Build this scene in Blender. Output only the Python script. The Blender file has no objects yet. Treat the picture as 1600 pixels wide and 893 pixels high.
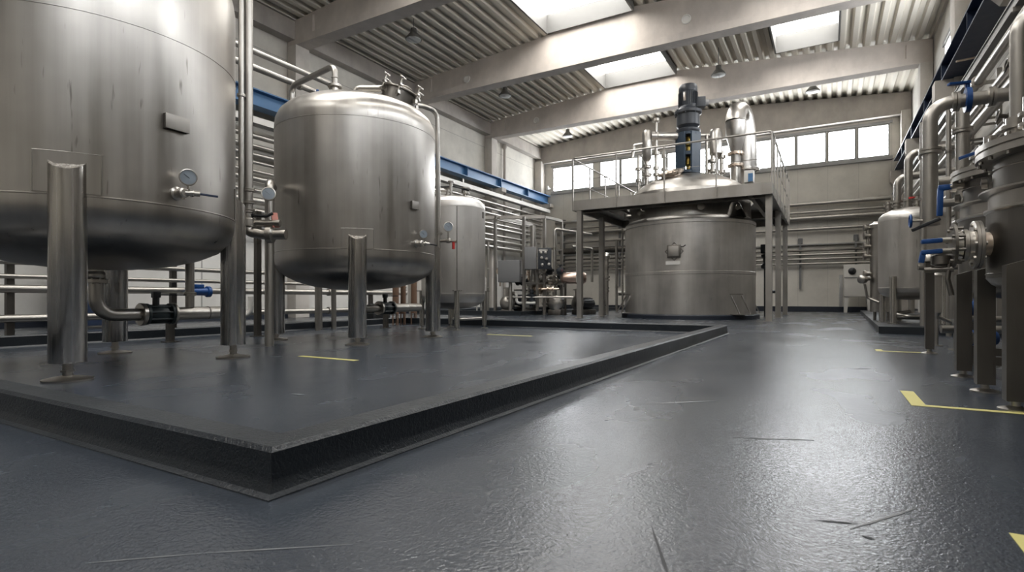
import bpy, bmesh, math, random
from mathutils import Vector, Matrix
random.seed(7)
PI = math.pi
sc = bpy.context.scene
col = sc.collection

# ------------------------------------------------------------------ materials
MATS = {}
def nmat(name):
    m = bpy.data.materials.new(name); m.use_nodes = True
    nt = m.node_tree; b = nt.nodes['Principled BSDF']
    MATS[name] = m
    return m, nt, b
def setp(b, **k):
    for n, v in k.items():
        b.inputs[n.replace('_', ' ')].default_value = v
def plain(name, rgb, rough=.5, metal=0., spec=.5):
    m, nt, b = nmat(name)
    setp(b, Base_Color=(*rgb, 1), Roughness=rough, Metallic=metal)
    b.inputs['Specular IOR Level'].default_value = spec
    # a little wear so that the surface is not perfectly even
    tc = nt.nodes.new('ShaderNodeTexCoord'); nz = nt.nodes.new('ShaderNodeTexNoise')
    nz.inputs['Scale'].default_value = 7; nz.inputs['Detail'].default_value = 4
    nt.links.new(tc.outputs['Object'], nz.inputs['Vector'])
    mr = nt.nodes.new('ShaderNodeMapRange'); mr.inputs['To Min'].default_value = max(.02, rough - .08); mr.inputs['To Max'].default_value = min(1, rough + .08)
    nt.links.new(nz.outputs['Fac'], mr.inputs['Value']); nt.links.new(mr.outputs['Result'], b.inputs['Roughness'])
    return m
def steel(name, dark, light, r0, r1, streak=(7, 7, .35), stain=.0, aniso=0.):
    m, nt, b = nmat(name); N = nt.nodes.new; L = nt.links.new
    b.inputs['Metallic'].default_value = 1
    tc = N('ShaderNodeTexCoord'); mp = N('ShaderNodeMapping'); mp.inputs['Scale'].default_value = streak
    L(tc.outputs['Object'], mp.inputs['Vector'])
    n1 = N('ShaderNodeTexNoise'); n1.inputs['Scale'].default_value = 1; n1.inputs['Detail'].default_value = 6; n1.inputs['Roughness'].default_value = .6
    L(mp.outputs[0], n1.inputs['Vector'])
    n2 = N('ShaderNodeTexNoise'); n2.inputs['Scale'].default_value = 1.6; n2.inputs['Detail'].default_value = 3
    L(tc.outputs['Object'], n2.inputs['Vector'])
    mx = N('ShaderNodeMath'); mx.operation = 'ADD'; L(n1.outputs['Fac'], mx.inputs[0]); L(n2.outputs['Fac'], mx.inputs[1])
    hf = N('ShaderNodeMapRange'); hf.inputs['From Min'].default_value = .75; hf.inputs['From Max'].default_value = 1.25
    L(mx.outputs[0], hf.inputs['Value'])
    cr = N('ShaderNodeMix'); cr.data_type = 'RGBA'
    cr.inputs['A'].default_value = (*dark, 1); cr.inputs['B'].default_value = (*light, 1)
    L(hf.outputs['Result'], cr.inputs['Factor'])
    out = cr.outputs['Result']
    if stain:
        mp2 = N('ShaderNodeMapping'); mp2.inputs['Scale'].default_value = (22, 22, 3.2); L(tc.outputs['Object'], mp2.inputs['Vector'])
        n3 = N('ShaderNodeTexNoise'); n3.inputs['Scale'].default_value = 1; n3.inputs['Detail'].default_value = 2; L(mp2.outputs[0], n3.inputs['Vector'])
        mr3 = N('ShaderNodeMapRange'); mr3.inputs['From Min'].default_value = .70; mr3.inputs['From Max'].default_value = .78; mr3.inputs['To Max'].default_value = stain
        L(n3.outputs['Fac'], mr3.inputs['Value'])
        c2 = N('ShaderNodeMix'); c2.data_type = 'RGBA'; c2.inputs['B'].default_value = (.10, .09, .08, 1)
        L(out, c2.inputs['A']); L(mr3.outputs['Result'], c2.inputs['Factor']); out = c2.outputs['Result']
    L(out, b.inputs['Base Color'])
    rr = N('ShaderNodeMapRange'); rr.inputs['To Min'].default_value = r0; rr.inputs['To Max'].default_value = r1
    L(n1.outputs['Fac'], rr.inputs['Value']); rr.inputs['From Min'].default_value = .3; rr.inputs['From Max'].default_value = .7
    L(rr.outputs['Result'], b.inputs['Roughness'])
    if aniso:
        b.inputs['Anisotropic'].default_value = aniso
        tg = N('ShaderNodeTangent'); tg.direction_type = 'RADIAL'; tg.axis = 'Z'
        L(tg.outputs[0], b.inputs['Tangent'])
    return m
def panelled(name, c1, c2, axis, bw, bh, mortar, mc, off=.0, dirt=.25, rough=.75, bumpy=.0):
    """wall made of big panels; axis 'x' or 'y' is the direction the wall runs in"""
    m, nt, b = nmat(name); N = nt.nodes.new; L = nt.links.new
    tc = N('ShaderNodeTexCoord'); sx = N('ShaderNodeSeparateXYZ'); cb = N('ShaderNodeCombineXYZ')
    L(tc.outputs['Object'], sx.inputs[0])
    L(sx.outputs['X' if axis == 'x' else 'Y'], cb.inputs['X']); L(sx.outputs['Z'], cb.inputs['Y'])
    br = N('ShaderNodeTexBrick'); br.offset = off; br.squash = 1
    br.inputs['Scale'].default_value = 1; br.inputs['Brick Width'].default_value = bw; br.inputs['Row Height'].default_value = bh
    br.inputs['Mortar Size'].default_value = mortar; br.inputs['Mortar Smooth'].default_value = .1
    br.inputs['Color1'].default_value = (*c1, 1); br.inputs['Color2'].default_value = (*c2, 1); br.inputs['Mortar'].default_value = (*mc, 1)
    L(cb.outputs[0], br.inputs['Vector'])
    nz = N('ShaderNodeTexNoise'); nz.inputs['Scale'].default_value = .9; nz.inputs['Detail'].default_value = 8; nz.inputs['Roughness'].default_value = .65
    L(tc.outputs['Object'], nz.inputs['Vector'])
    mr = N('ShaderNodeMapRange'); mr.inputs['From Min'].default_value = .3; mr.inputs['From Max'].default_value = .75
    mr.inputs['To Min'].default_value = 1 - dirt; mr.inputs['To Max'].default_value = 1.05
    L(nz.outputs['Fac'], mr.inputs['Value'])
    mu = N('ShaderNodeMix'); mu.data_type = 'RGBA'; mu.blend_type = 'MULTIPLY'; mu.inputs['Factor'].default_value = 1
    L(br.outputs['Color'], mu.inputs['A']); L(mr.outputs['Result'], mu.inputs['B'])
    L(mu.outputs['Result'], b.inputs['Base Color'])
    b.inputs['Roughness'].default_value = rough
    return m
def concrete(name, c, dirt=.3, rough=.85):
    m, nt, b = nmat(name); N = nt.nodes.new; L = nt.links.new
    tc = N('ShaderNodeTexCoord')
    n1 = N('ShaderNodeTexNoise'); n1.inputs['Scale'].default_value = 1.3; n1.inputs['Detail'].default_value = 9; n1.inputs['Roughness'].default_value = .62
    mp = N('ShaderNodeMapping'); mp.inputs['Scale'].default_value = (1, 1, .6); L(tc.outputs['Object'], mp.inputs[0]); L(mp.outputs[0], n1.inputs['Vector'])
    mx = N('ShaderNodeMix'); mx.data_type = 'RGBA'
    mx.inputs['A'].default_value = (*[v * (1 - dirt) for v in c], 1); mx.inputs['B'].default_value = (*[min(1, v * 1.12) for v in c], 1)
    mr = N('ShaderNodeMapRange'); mr.inputs['From Min'].default_value = .3; mr.inputs['From Max'].default_value = .7
    L(n1.outputs['Fac'], mr.inputs['Value']); L(mr.outputs['Result'], mx.inputs['Factor']); L(mx.outputs['Result'], b.inputs['Base Color'])
    n2 = N('ShaderNodeTexNoise'); n2.inputs['Scale'].default_value = 25; n2.inputs['Detail'].default_value = 5; L(tc.outputs['Object'], n2.inputs['Vector'])
    bp = N('ShaderNodeBump'); bp.inputs['Strength'].default_value = .15; bp.inputs['Distance'].default_value = .01
    L(n2.outputs['Fac'], bp.inputs['Height']); L(bp.outputs[0], b.inputs['Normal'])
    b.inputs['Roughness'].default_value = rough
    return m
def epoxy(name, c0, c1, r0, r1, bump, dist=.004, spec=.75):
    m, nt, b = nmat(name); N = nt.nodes.new; L = nt.links.new
    tc = N('ShaderNodeTexCoord')
    n1 = N('ShaderNodeTexNoise'); n1.inputs['Scale'].default_value = .9; n1.inputs['Detail'].default_value = 7; n1.inputs['Roughness'].default_value = .6; n1.inputs['Distortion'].default_value = .2
    L(tc.outputs['Object'], n1.inputs['Vector'])
    mr = N('ShaderNodeMapRange'); mr.inputs['From Min'].default_value = .35; mr.inputs['From Max'].default_value = .68; L(n1.outputs['Fac'], mr.inputs['Value'])
    mx = N('ShaderNodeMix'); mx.data_type = 'RGBA'; mx.inputs['A'].default_value = (*c0, 1); mx.inputs['B'].default_value = (*c1, 1)
    L(mr.outputs['Result'], mx.inputs['Factor'])
    # pale specks and short scratches
    n4 = N('ShaderNodeTexNoise'); n4.inputs['Scale'].default_value = 14; n4.inputs['Detail'].default_value = 2
    L(tc.outputs['Object'], n4.inputs['Vector'])
    m4 = N('ShaderNodeMapRange'); m4.inputs['From Min'].default_value = .775; m4.inputs['From Max'].default_value = .80; m4.inputs['To Max'].default_value = .5
    L(n4.outputs['Fac'], m4.inputs['Value'])
    mx2 = N('ShaderNodeMix'); mx2.data_type = 'RGBA'; mx2.inputs['B'].default_value = (.22, .22, .21, 1)
    L(mx.outputs['Result'], mx2.inputs['A']); L(m4.outputs['Result'], mx2.inputs['Factor'])
    L(mx2.outputs['Result'], b.inputs['Base Color'])
    n2 = N('ShaderNodeTexNoise'); n2.inputs['Scale'].default_value = 2.2; n2.inputs['Detail'].default_value = 6; n2.inputs['Distortion'].default_value = .3
    mp = N('ShaderNodeMapping'); mp.inputs['Scale'].default_value = (.6, .35, 1); mp.inputs['Rotation'].default_value = (0, 0, .5)
    L(tc.outputs['Object'], mp.inputs[0]); L(mp.outputs[0], n2.inputs['Vector'])
    rr = N('ShaderNodeMapRange'); rr.inputs['From Min'].default_value = .3; rr.inputs['From Max'].default_value = .7
    rr.inputs['To Min'].default_value = r0; rr.inputs['To Max'].default_value = r1
    L(n2.outputs['Fac'], rr.inputs['Value']); L(rr.outputs['Result'], b.inputs['Roughness'])
    n3 = N('ShaderNodeTexNoise'); n3.inputs['Scale'].default_value = 75; n3.inputs['Detail'].default_value = 2; n3.inputs['Distortion'].default_value = .8
    L(tc.outputs['Object'], n3.inputs['Vector'])
    n5 = N('ShaderNodeTexNoise'); n5.inputs['Scale'].default_value = 18; n5.inputs['Detail'].default_value = 3
    L(tc.outputs['Object'], n5.inputs['Vector'])
    ad = N('ShaderNodeMath'); ad.operation = 'MULTIPLY_ADD'; ad.inputs[1].default_value = .6; L(n5.outputs['Fac'], ad.inputs[0]); L(n3.outputs['Fac'], ad.inputs[2])
    bp = N('ShaderNodeBump'); bp.inputs['Strength'].default_value = bump; bp.inputs['Distance'].default_value = dist
    L(ad.outputs[0], bp.inputs['Height']); L(bp.outputs[0], b.inputs['Normal'])
    b.inputs['Specular IOR Level'].default_value = spec
    return m
def glow(name, rgb, s):
    m, nt, b = nmat(name)
    setp(b, Base_Color=(.8, .8, .8, 1), Roughness=.3)
    b.inputs['Emission Color'].default_value = (*rgb, 1); b.inputs['Emission Strength'].default_value = s
    return m

SKY, WIN = 8.8, 19.0
steel('steel_tank', (.32, .303, .280), (.445, .424, .396), .27, .42, (6, 6, .2), .6, .6)
steel('steel_reactor', (.43, .412, .388), (.60, .578, .548), .36, .50, (4, 4, .3), .35, .5)
steel('steel_leg', (.36, .34, .315), (.56, .535, .50), .20, .32, (30, 30, .2))
steel('steel_pipe', (.34, .322, .296), (.42, .40, .37), .33, .42, (3, 3, 1))
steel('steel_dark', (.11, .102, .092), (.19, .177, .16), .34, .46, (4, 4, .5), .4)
steel('steel_fitting', (.36, .34, .31), (.47, .445, .41), .27, .36, (4, 4, 4))
steel('steel_weld', (.42, .34, .27), (.62, .53, .45), .25, .4, (14, 14, 14))
steel('steel_frame', (.27, .255, .235), (.36, .342, .318), .40, .55, (4, 4, 1))
steel('copper_vessel', (.42, .31, .25), (.58, .45, .38), .28, .4, (5, 5, 2))
concrete('concrete_beam', (.56, .505, .455), .22)
concrete('concrete_column', (.52, .485, .44), .25)
concrete('concrete_edge', (.42, .385, .35), .25)
panelled('panel_left', (.62, .588, .525), (.59, .562, .503), 'y', 5.5, 1.3, .012, (.36, .34, .31))
panelled('panel_right', (.58, .555, .505), (.56, .535, .49), 'y', 5.5, 1.3, .012, (.34, .32, .29))
panelled('panel_back', (.64, .608, .545), (.62, .59, .53), 'x', 1.15, 9., .008, (.48, .455, .41), dirt=.22)
panelled('panel_white', (.62, .605, .57), (.60, .585, .55), 'y', 2.75, 3., .02, (.30, .29, .27), dirt=.2)
plain('deck_metal', (.66, .62, .54), .55, .0, .3)
plain('curb_paint', (.13, .128, .122), .6)
plain('white_paint', (.66, .64, .60), .5)
plain('grey_paint', (.30, .295, .285), .45)
plain('dark_grey_paint', (.15, .15, .15), .5)
plain('cream_cabinet', (.56, .54, .50), .5)
plain('beam_blue', (.055, .15, .30), .45)
plain('beam_navy', (.010, .022, .055), .5)
plain('valve_blue', (.006, .055, .21), .4)
plain('motor_grey', (.022, .026, .033), .4)
plain('motor_blue', (.014, .030, .052), .45)
plain('cast_black', (.010, .011, .013), .45)
plain('valve_green_black', (.02, .03, .033), .4)
plain('gauge_face', (.42, .48, .54), .35)
plain('gauge_needle', (.02, .02, .03), .4)
plain('red_plastic', (.50, .03, .025), .4)
plain('tag_red', (.55, .22, .17), .5)
plain('brass', (.55, .38, .10), .35, 1.)
plain('yellow_tape', (.45, .41, .14), .6)
plain('navy_base', (.008, .012, .022), .5)
plain('skid_mark', (.012, .013, .016), .6)
plain('pale_scratch', (.16, .165, .17), .6)
plain('rubber', (.02, .02, .02), .7)
plain('brown_pipe', (.17, .10, .065), .5)
plain('label_blue', (.25, .42, .55), .5)
plain('lamp_shade', (.10, .098, .09), .5)
plain('lamp_lens', (.62, .62, .60), .4)
epoxy('floor_epoxy', (.019, .0255, .036), (.036, .0435, .055), .19, .31, .5, .0035)
epoxy('kerb_epoxy', (.006, .009, .013), (.012, .016, .021), .30, .46, .6, .006, .45)
glow('skylight_glazing', (1., .98, .94), SKY)
glow('window_glass', (.94, .97, 1.), WIN)
glow('window_glass_side', (.93, .96, 1.), WIN * 1.05)

# ------------------------------------------------------------------ mesh helpers
def perp(d):
    d = Vector(d).normalized(); a = Vector((0, 0, 1)) if abs(d.z) < .9 else Vector((1, 0, 0))
    u = d.cross(a).normalized(); return u, u.cross(d).normalized()
def fillet(pts, R, n=6):
    pts = [Vector(p) for p in pts]
    if not R or len(pts) < 3: return pts
    out = [pts[0]]
    for i in range(1, len(pts) - 1):
        p, a, b = pts[i], pts[i - 1], pts[i + 1]
        u, v = (a - p), (b - p); lu, lv = u.length, v.length; u.normalize(); v.normalize()
        ang = u.angle(v)
        if ang > PI - .03: out.append(p); continue
        t = min(R / math.tan(ang / 2), lu * .49, lv * .49); r = t * math.tan(ang / 2)
        c = p + (u + v).normalized() * (r / math.sin(ang / 2))
        s, e = p + u * t - c, p + v * t - c
        for k in range(n + 1):
            out.append(c + s.normalized().slerp(e.normalized(), k / n) * r)
    out.append(pts[-1]); return out

class MB:
    def __init__(self): self.bm = bmesh.new(); self.mi = 0
    def face(self, vs):
        try: f = self.bm.faces.new(vs); f.material_index = self.mi; return f
        except ValueError: return None
    def box(self, c, s, rot=None, bev=0.):
        M = Matrix.Translation(Vector(c)) @ (rot.to_4x4() if rot else Matrix()) @ Matrix.Diagonal((*s, 1))
        r = bmesh.ops.create_cube(self.bm, size=1, matrix=M)
        fs = {f for v in r['verts'] for f in v.link_faces}
        for f in fs: f.material_index = self.mi
        if bev:
            es = list({e for f in fs for e in f.edges})
            bmesh.ops.bevel(self.bm, geom=es, offset=bev, segments=2, profile=.6, affect='EDGES')
        return self
    def box2(self, a, b, bev=0.):
        a, b = Vector(a), Vector(b)
        return self.box((a + b) / 2, (abs(b.x - a.x), abs(b.y - a.y), abs(b.z - a.z)), None, bev)
    def bar(self, a, b, w, h, bev=0.):
        """rectangular bar from a to b, w across (horizontal), h the other way"""
        a, b = Vector(a), Vector(b); d = (b - a); L = d.length; d.normalize(); u, v = perp(d)
        return self.box((a + b) / 2, (w, h, L), Matrix((u, v, d)).transposed(), bev)
    def rings(self, rs, close=True, cap=True):
        V = [[self.bm.verts.new(p) for p in r] for r in rs]
        for a, b in zip(V, V[1:]):
            n = len(a)
            for i in range(n if close else n - 1):
                self.face((a[i], a[(i + 1) % n], b[(i + 1) % n], b[i]))
        if cap and close:
            self.face(V[0][::-1]); self.face(V[-1])
        return self
    def tube(self, pts, r, R=0., seg=12, cap=True, radii=None):
        P = fillet(pts, R); n = len(P)
        T = [(P[min(i + 1, n - 1)] - P[max(i - 1, 0)]).normalized() for i in range(n)]
        u, v = perp(T[0]); rs = []
        for i in range(n):
            u = (u - T[i] * u.dot(T[i])).normalized(); w = T[i].cross(u)
            rr = radii[i] if radii else r
            rs.append([P[i] + (u * math.cos(2 * PI * k / seg) + w * math.sin(2 * PI * k / seg)) * rr for k in range(seg)])
        return self.rings(rs, True, cap)
    def lathe(self, prof, c=(0, 0, 0), ax=(0, 0, 1), seg=32):
        """prof = [(radius, height)], closed at r=0 ends"""
        c = Vector(c); ax = Vector(ax).normalized(); u, v = perp(ax); rows = []
        for r, h in prof:
            if r < 1e-6: rows.append([self.bm.verts.new(c + ax * h)])
            else: rows.append([self.bm.verts.new(c + ax * h + (u * math.cos(2 * PI * k / seg) + v * math.sin(2 * PI * k / seg)) * r) for k in range(seg)])
        for a, b in zip(rows, rows[1:]):
            for i in range(seg):
                j = (i + 1) % seg
                if len(a) == 1 and len(b) == 1: continue
                if len(a) == 1: self.face((a[0], b[i], b[j]))
                elif len(b) == 1: self.face((a[i], a[j], b[0]))
                else: self.face((a[i], a[j], b[j], b[i]))
        if len(rows[0]) > 1: self.face(rows[0][::-1])
        if len(rows[-1]) > 1: self.face(rows[-1])
        return self
    def cyl(self, a, b, r, seg=16, r2=None, bev=0.):
        a, b = Vector(a), Vector(b); L = (b - a).length; r2 = r if r2 is None else r2
        if bev: pr = [(r - bev, 0), (r, bev), (r2, L - bev), (r2 - bev, L)]
        else: pr = [(r, 0), (r2, L)]
        return self.lathe(pr, a, b - a, seg)
    def torus(self, c, R, r, ax=(0, 0, 1), seg=24, ms=8):
        c = Vector(c); ax = Vector(ax).normalized(); u, v = perp(ax)
        V = []
        for k in range(seg):
            e = u * math.cos(2 * PI * k / seg) + v * math.sin(2 * PI * k / seg)
            V.append([self.bm.verts.new(c + e * (R + r * math.cos(2 * PI * m / ms)) + ax * r * math.sin(2 * PI * m / ms)) for m in range(ms)])
        for k in range(seg):
            a, b = V[k], V[(k + 1) % seg]
            for m in range(ms): self.face((a[m], b[m], b[(m + 1) % ms], a[(m + 1) % ms]))
        return self
    def flange(self, c, ax, r, t, bolts=8, seg=24):
        """a bolted pair of discs centred on c"""
        c = Vector(c); ax = Vector(ax).normalized(); u, v = perp(ax)
        self.lathe([(r * .98, -t), (r, -t * .9), (r, -t * .08), (r * .93, -t * .06), (r * .93, t * .06), (r, t * .08), (r, t * .9), (r * .98, t)], c, ax, seg)
        for k in range(bolts):
            a = 2 * PI * k / bolts; p = c + (u * math.cos(a) + v * math.sin(a)) * r * .82
            self.cyl(p - ax * t * 1.6, p + ax * t * 1.6, r * .085, 6)
        return self
    def prism(self, poly, z0, z1, axis='z'):
        def P(a, b, h): return {'z': (a, b, h), 'y': (a, h, b), 'x': (h, a, b)}[axis]
        A = [self.bm.verts.new(P(a, b, z0)) for a, b in poly]; B = [self.bm.verts.new(P(a, b, z1)) for a, b in poly]
        n = len(A)
        for i in range(n): self.face((A[i], A[(i + 1) % n], B[(i + 1) % n], B[i]))
        self.face(A[::-1]); self.face(B)
        return self
    def build(self, name, mat, parent=None, sharp=38, loc=None):
        bm = self.bm
        bmesh.ops.recalc_face_normals(bm, faces=bm.faces[:])
        if parent is not None:
            top = parent
            while top.parent: top = top.parent
            off = Vector(top.location)
        elif loc is not None: off = Vector(loc)
        else:
            xs = [v.co for v in bm.verts]
            off = Vector(((min(p.x for p in xs) + max(p.x for p in xs)) / 2, (min(p.y for p in xs) + max(p.y for p in xs)) / 2, min(p.z for p in xs)))
        bmesh.ops.translate(bm, verts=bm.verts[:], vec=-off)
        me = bpy.data.meshes.new(name); bm.to_mesh(me); bm.free()
        for m in (mat if isinstance(mat, (list, tuple)) else [mat]): me.materials.append(MATS[m])
        for p in me.polygons: p.use_smooth = True
        me.set_sharp_from_angle(angle=math.radians(sharp))
        o = bpy.data.objects.new(name, me); col.objects.link(o)
        if parent is not None: o.parent = parent
        else: o.location = off
        return o
LABELS = set()
def tag(o, label, cat, group=None):
    o['label'] = label; o['category'] = cat
    if group: o['group'] = group
    return o
def root(name, label, cat, loc, group=None):
    o = bpy.data.objects.new(name, None); col.objects.link(o); o.location = loc; o.empty_display_size = .1
    return tag(o, label, cat, group)
def struct(o):
    o['kind'] = 'structure'; return o
def copy_tree(o, parent=None):
    c = o.copy(); col.objects.link(c)
    if parent is not None: c.parent = parent
    for ch in [x for x in bpy.data.objects if x.parent == o]: copy_tree(ch, c)
    return c
def pol(c, r, deg, z): return Vector((c[0] + r * math.cos(math.radians(deg)), c[1] + r * math.sin(math.radians(deg)), z))
ORD = ['first', 'second', 'third', 'fourth', 'fifth', 'sixth', 'seventh', 'eighth', 'ninth', 'tenth', 'eleventh', 'twelfth', 'thirteenth']
def shell_patch(mb, c, R, a0, a1, z0, z1, t, n=10):
    """curved plate lying on a cylinder"""
    rs = []
    for k in range(n + 1):
        a = a0 + (a1 - a0) * k / n
        rs.append([pol(c, R - .004, a, z0), pol(c, R + t, a, z0), pol(c, R + t, a, z1), pol(c, R - .004, a, z1)])
    return mb.rings(rs)
# ------------------------------------------------------------------ the hall
XL, XR, YF, YB = -14.2, 2.95, -8.0, 27.5
RIDGE = -5.6
def zr(x): return 9.65 - .08 * abs(x - RIDGE)
BEAMS = [-5.4, .1, 5.6, 11.1, 16.6, 22.1]

m = MB()
m.box2((XL - .3, YF - .3, -.2), (XR + .3, YB + .3, 0))
def streak(a, b, w, mi):
    m.mi = mi; a, b = Vector((*a, 0)), Vector((*b, 0)); d = (b - a).normalized(); q = Vector((-d.y, d.x, 0)) * w / 2; z = Vector((0, 0, .0012))
    n = 7; top = []; bot = []
    for k in range(n + 1):
        t = k / n; p = a.lerp(b, t); w2 = (.25 + .75 * math.sin(PI * min(1, max(0, t)))) * random.uniform(.6, 1.1)
        top.append(m.bm.verts.new(p + q * w2 + z)); bot.append(m.bm.verts.new(p - q * w2 + z))
    for k in range(n): m.face((bot[k], bot[k + 1], top[k + 1], top[k]))
    m.mi = 0
for a, b, w, mi in [((-.03, 1.68), (.07, 1.71), .012, 1), ((.075, 1.63), (.10, 1.62), .016, 1), ((-.40, 1.42), (-.26, 1.10), .008, 1),
                    ((.55, 4.6), (.64, 4.75), .03, 1), ((-1.0, .95), (-1.27, .74), .006, 2), ((-1.27, .74), (-1.45, .58), .004, 2),
                    ((.05, 1.66), (.22, 1.92), .010, 2), ((-2.9, 2.25), (-2.8, 2.27), .02, 2), ((-.93, 3.0), (-.55, 3.35), .03, 2),
                    ((-2.1, 4.4), (-1.9, 4.55), .05, 2), ((-.35, 2.5), (-.05, 2.62), .02, 2), ((.17, 5.4), (.32, 5.5), .05, 1)]:
    streak(a, b, w, mi)
struct(m.build('floor', ['floor_epoxy', 'skid_mark', 'pale_scratch'], loc=(0, 0, 0)))

# walls with window openings
WZ0, WZ1 = 6.52, 7.86
def wall_with_holes(name, axis, fixed, thick, lo, hi, top, holes, mat):
    """holes: sorted (a0,a1); one row of openings WZ0..WZ1"""
    m = MB()
    def bx(a0, a1, z0, z1):
        if axis == 'x': m.box2((a0, fixed, z0), (a1, fixed + thick, z1))
        else: m.box2((fixed, a0, z0), (fixed + thick, a1, z1))
    bx(lo, hi, -.1, WZ0); bx(lo, hi, WZ1, top)
    prev = lo
    for a0, a1 in holes: bx(prev, a0, WZ0, WZ1); prev = a1
    bx(prev, hi, WZ0, WZ1)
    return struct(m.build(name, mat, loc=(0, 0, 0)))
back = []
edges = [2.24, 1.07, .0, -1.2, -2.74, -4.22, -5.0, -6.9, -8.37, -10.5]
back = [(-13.30, -12.1), (-12.06, -10.86), (-10.52, -9.4), (-9.36, -8.2), (-8.16, -7.0), (-6.96, -5.8), (-5.76, -4.6), (-4.56, -3.4), (-3.36, -2.2), (-2.3 + .14, -1.24), (-1.20, -.05), (0.0, 1.05), (1.10, 2.24)]
wall_with_holes('wall_back', 'x', YB, .3, XL - .3, XR + .3, 9.9, back, 'panel_back')
rightw = []
for b in [-5.4, .1, 5.6, 11.1, 16.6]: rightw += [(b + .55, b + 1.85), (b + 1.95, b + 3.2)]
wall_with_holes('wall_right', 'y', XR, .3, YF - .3, YB + .3, 9.6, rightw, 'panel_right')
m = MB(); m.box2((XL - .3, YF - .3, 2.75), (XL, YB + .3, 9.6)); m.mi = 1; m.box2((XL - .3, YF - .3, -.1), (XL + .02, YB + .3, 2.75))
struct(m.build('wall_left', ['panel_left', 'panel_white'], loc=(0, 0, 0)))
wall_with_holes('wall_front', 'x', YF - .3, .3, XL - .3, XR + .3, 9.9, [], 'panel_back')
k = 0
def window(a0, a1, axis, fixed, out, glass):
    global k; k += 1
    def P(a, d, z): return (a, fixed + out * d, z) if axis == 'x' else (fixed + out * d, a, z)
    f = MB(); w = .055
    f.box2(P(a0, -.03, WZ0), P(a0 + w, .12, WZ1)); f.box2(P(a1 - w, -.03, WZ0), P(a1, .12, WZ1))
    f.box2(P(a0 + w, -.03, WZ0), P(a1 - w, .12, WZ0 + w)); f.box2(P(a0 + w, -.03, WZ1 - w), P(a1 - w, .12, WZ1))
    o = struct(f.build('window_%d' % k, 'white_paint' if axis == 'y' else 'grey_paint'))
    g = MB(); g.box2(P(a0 + w, .03, WZ0 + w), P(a1 - w, .05, WZ1 - w)); g.build('pane', glass, o)
for a in back: window(*a, 'x', YB, 1, 'window_glass')
for a in rightw: window(*a, 'y', XR, 1, 'window_glass_side')
m = MB(); m.box2((-13.4, YB - .10, WZ0 - .16), (2.34, YB, WZ0 - .02)); m.box2((-13.4, YB - .06, WZ1 + .02), (2.34, YB, WZ1 + .12)); struct(m.build('window_sill', 'grey_paint'))
m = MB(); m.box2((XR - .06, 16.9, WZ1 + .02), (XR, 20.0, WZ1 + .14)); m.box2((XR - .06, 16.9, WZ0 - .14), (XR, 20., WZ0 - .02)); struct(m.build('trim_1', 'grey_paint'))
m = MB(); m.box2((XL, YB - .05, 0), (XR, YB, .22)); struct(m.build('baseboard_back', 'navy_base'))
m = MB(); m.box2((XL + .02, YF, 0), (XL + .06, YB - .05, .16)); struct(m.build('baseboard_left', 'navy_base'))
m = MB(); m.box2((XR - .05, YF, 0), (XR, YB - .05, .18)); struct(m.build('baseboard_right', 'navy_base'))

# corrugated roof deck with rooflight openings
PIT = .36
def deck(m, x0, x1, y0, y1):
    """trapezoid sheeting with its ribs running along y"""
    pts = []; i = math.floor(x0 / PIT)
    pat = [(0, 0), (.13, 0), (.18, .11), (.31, .11)]
    while i * PIT < x1 + PIT:
        for dx, dz in pat:
            pts.append((i * PIT + dx, dz))
        i += 1
    pts = [p for p in pts if x0 <= p[0] <= x1]
    if not pts: return
    pts = [(x0, pts[0][1])] + pts + [(x1, pts[-1][1])]
    rows = []
    for y in (y0, y1): rows.append([m.bm.verts.new((x, y, zr(x) + dz)) for x, dz in pts])
    a, b = rows
    for j in range(len(a) - 1): m.face((a[j], a[j + 1], b[j + 1], b[j]))
m = MB()
S1, S2 = (-8.1, -5.2), (-1.55, .3)
deck(m, XL - .3, S1[0], YF - .3, YB + .3); deck(m, S1[1], S2[0], YF - .3, YB + .3); deck(m, S2[1], XR + .3, YF - .3, YB + .3)
lights = []
for strip, d0, d1 in ((S1, .3, 5.2), (S2, .6, 4.5)):
    y = YF - .3
    for b in BEAMS[:-1]:
        deck(m, strip[0], strip[1], y, b + d0); y = b + d1
        lights.append((strip[0], strip[1], b + d0, b + d1))
    deck(m, strip[0], strip[1], y, YB + .3)
# closed outer skin so that no daylight leaks
for a, b in ((XL - .3, S1[0]), (S1[1], S2[0]), (S2[1], XR + .3)):
    pass
struct(m.build('ceiling', 'deck_metal', loc=(0, 0, 0), sharp=20))
sk = 0
for x0, x1, y0, y1 in lights:
    sk += 1
    zc = max(zr(x0), zr(x1)); zb = min(zr(x0), zr(x1)) - .03; zt = zc + .42
    c = MB(); t = .05
    c.box2((x0 - t, y0 - t, zb), (x0, y1 + t, zt)); c.box2((x1, y0 - t, zb), (x1 + t, y1 + t, zt))
    c.box2((x0, y0 - t, zb), (x1, y0, zt)); c.box2((x0, y1, zb), (x1, y1 + t, zt))
    o = struct(c.build('skylight', 'curb_paint'))
    n = 8; W = x1 - x0; rise = W * .22; arc = []
    for q in range(n + 1):
        u = -1 + 2 * q / n; arc.append((x0 + W * q / n, zt + rise * (1 - u * u)))
    g = MB(); A = [g.bm.verts.new((x, y0, z + .02)) for x, z in arc]; B = [g.bm.verts.new((x, y1, z + .02)) for x, z in arc]
    for q in range(n): g.face((A[q], A[q + 1], B[q + 1], B[q]))
    g.face(A); g.face(B)
    g.build('glazing', 'skylight_glazing', o)
    r = MB(); nb = max(2, round((y1 - y0) / 1.2))
    for q in range(1, nb):
        yy = y0 + (y1 - y0) * q / nb
        r.tube([(x, yy, z - .02) for x, z in arc], .02, 0, 6)
    r.build('glazing_bar', 'cast_black', o)

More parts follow.
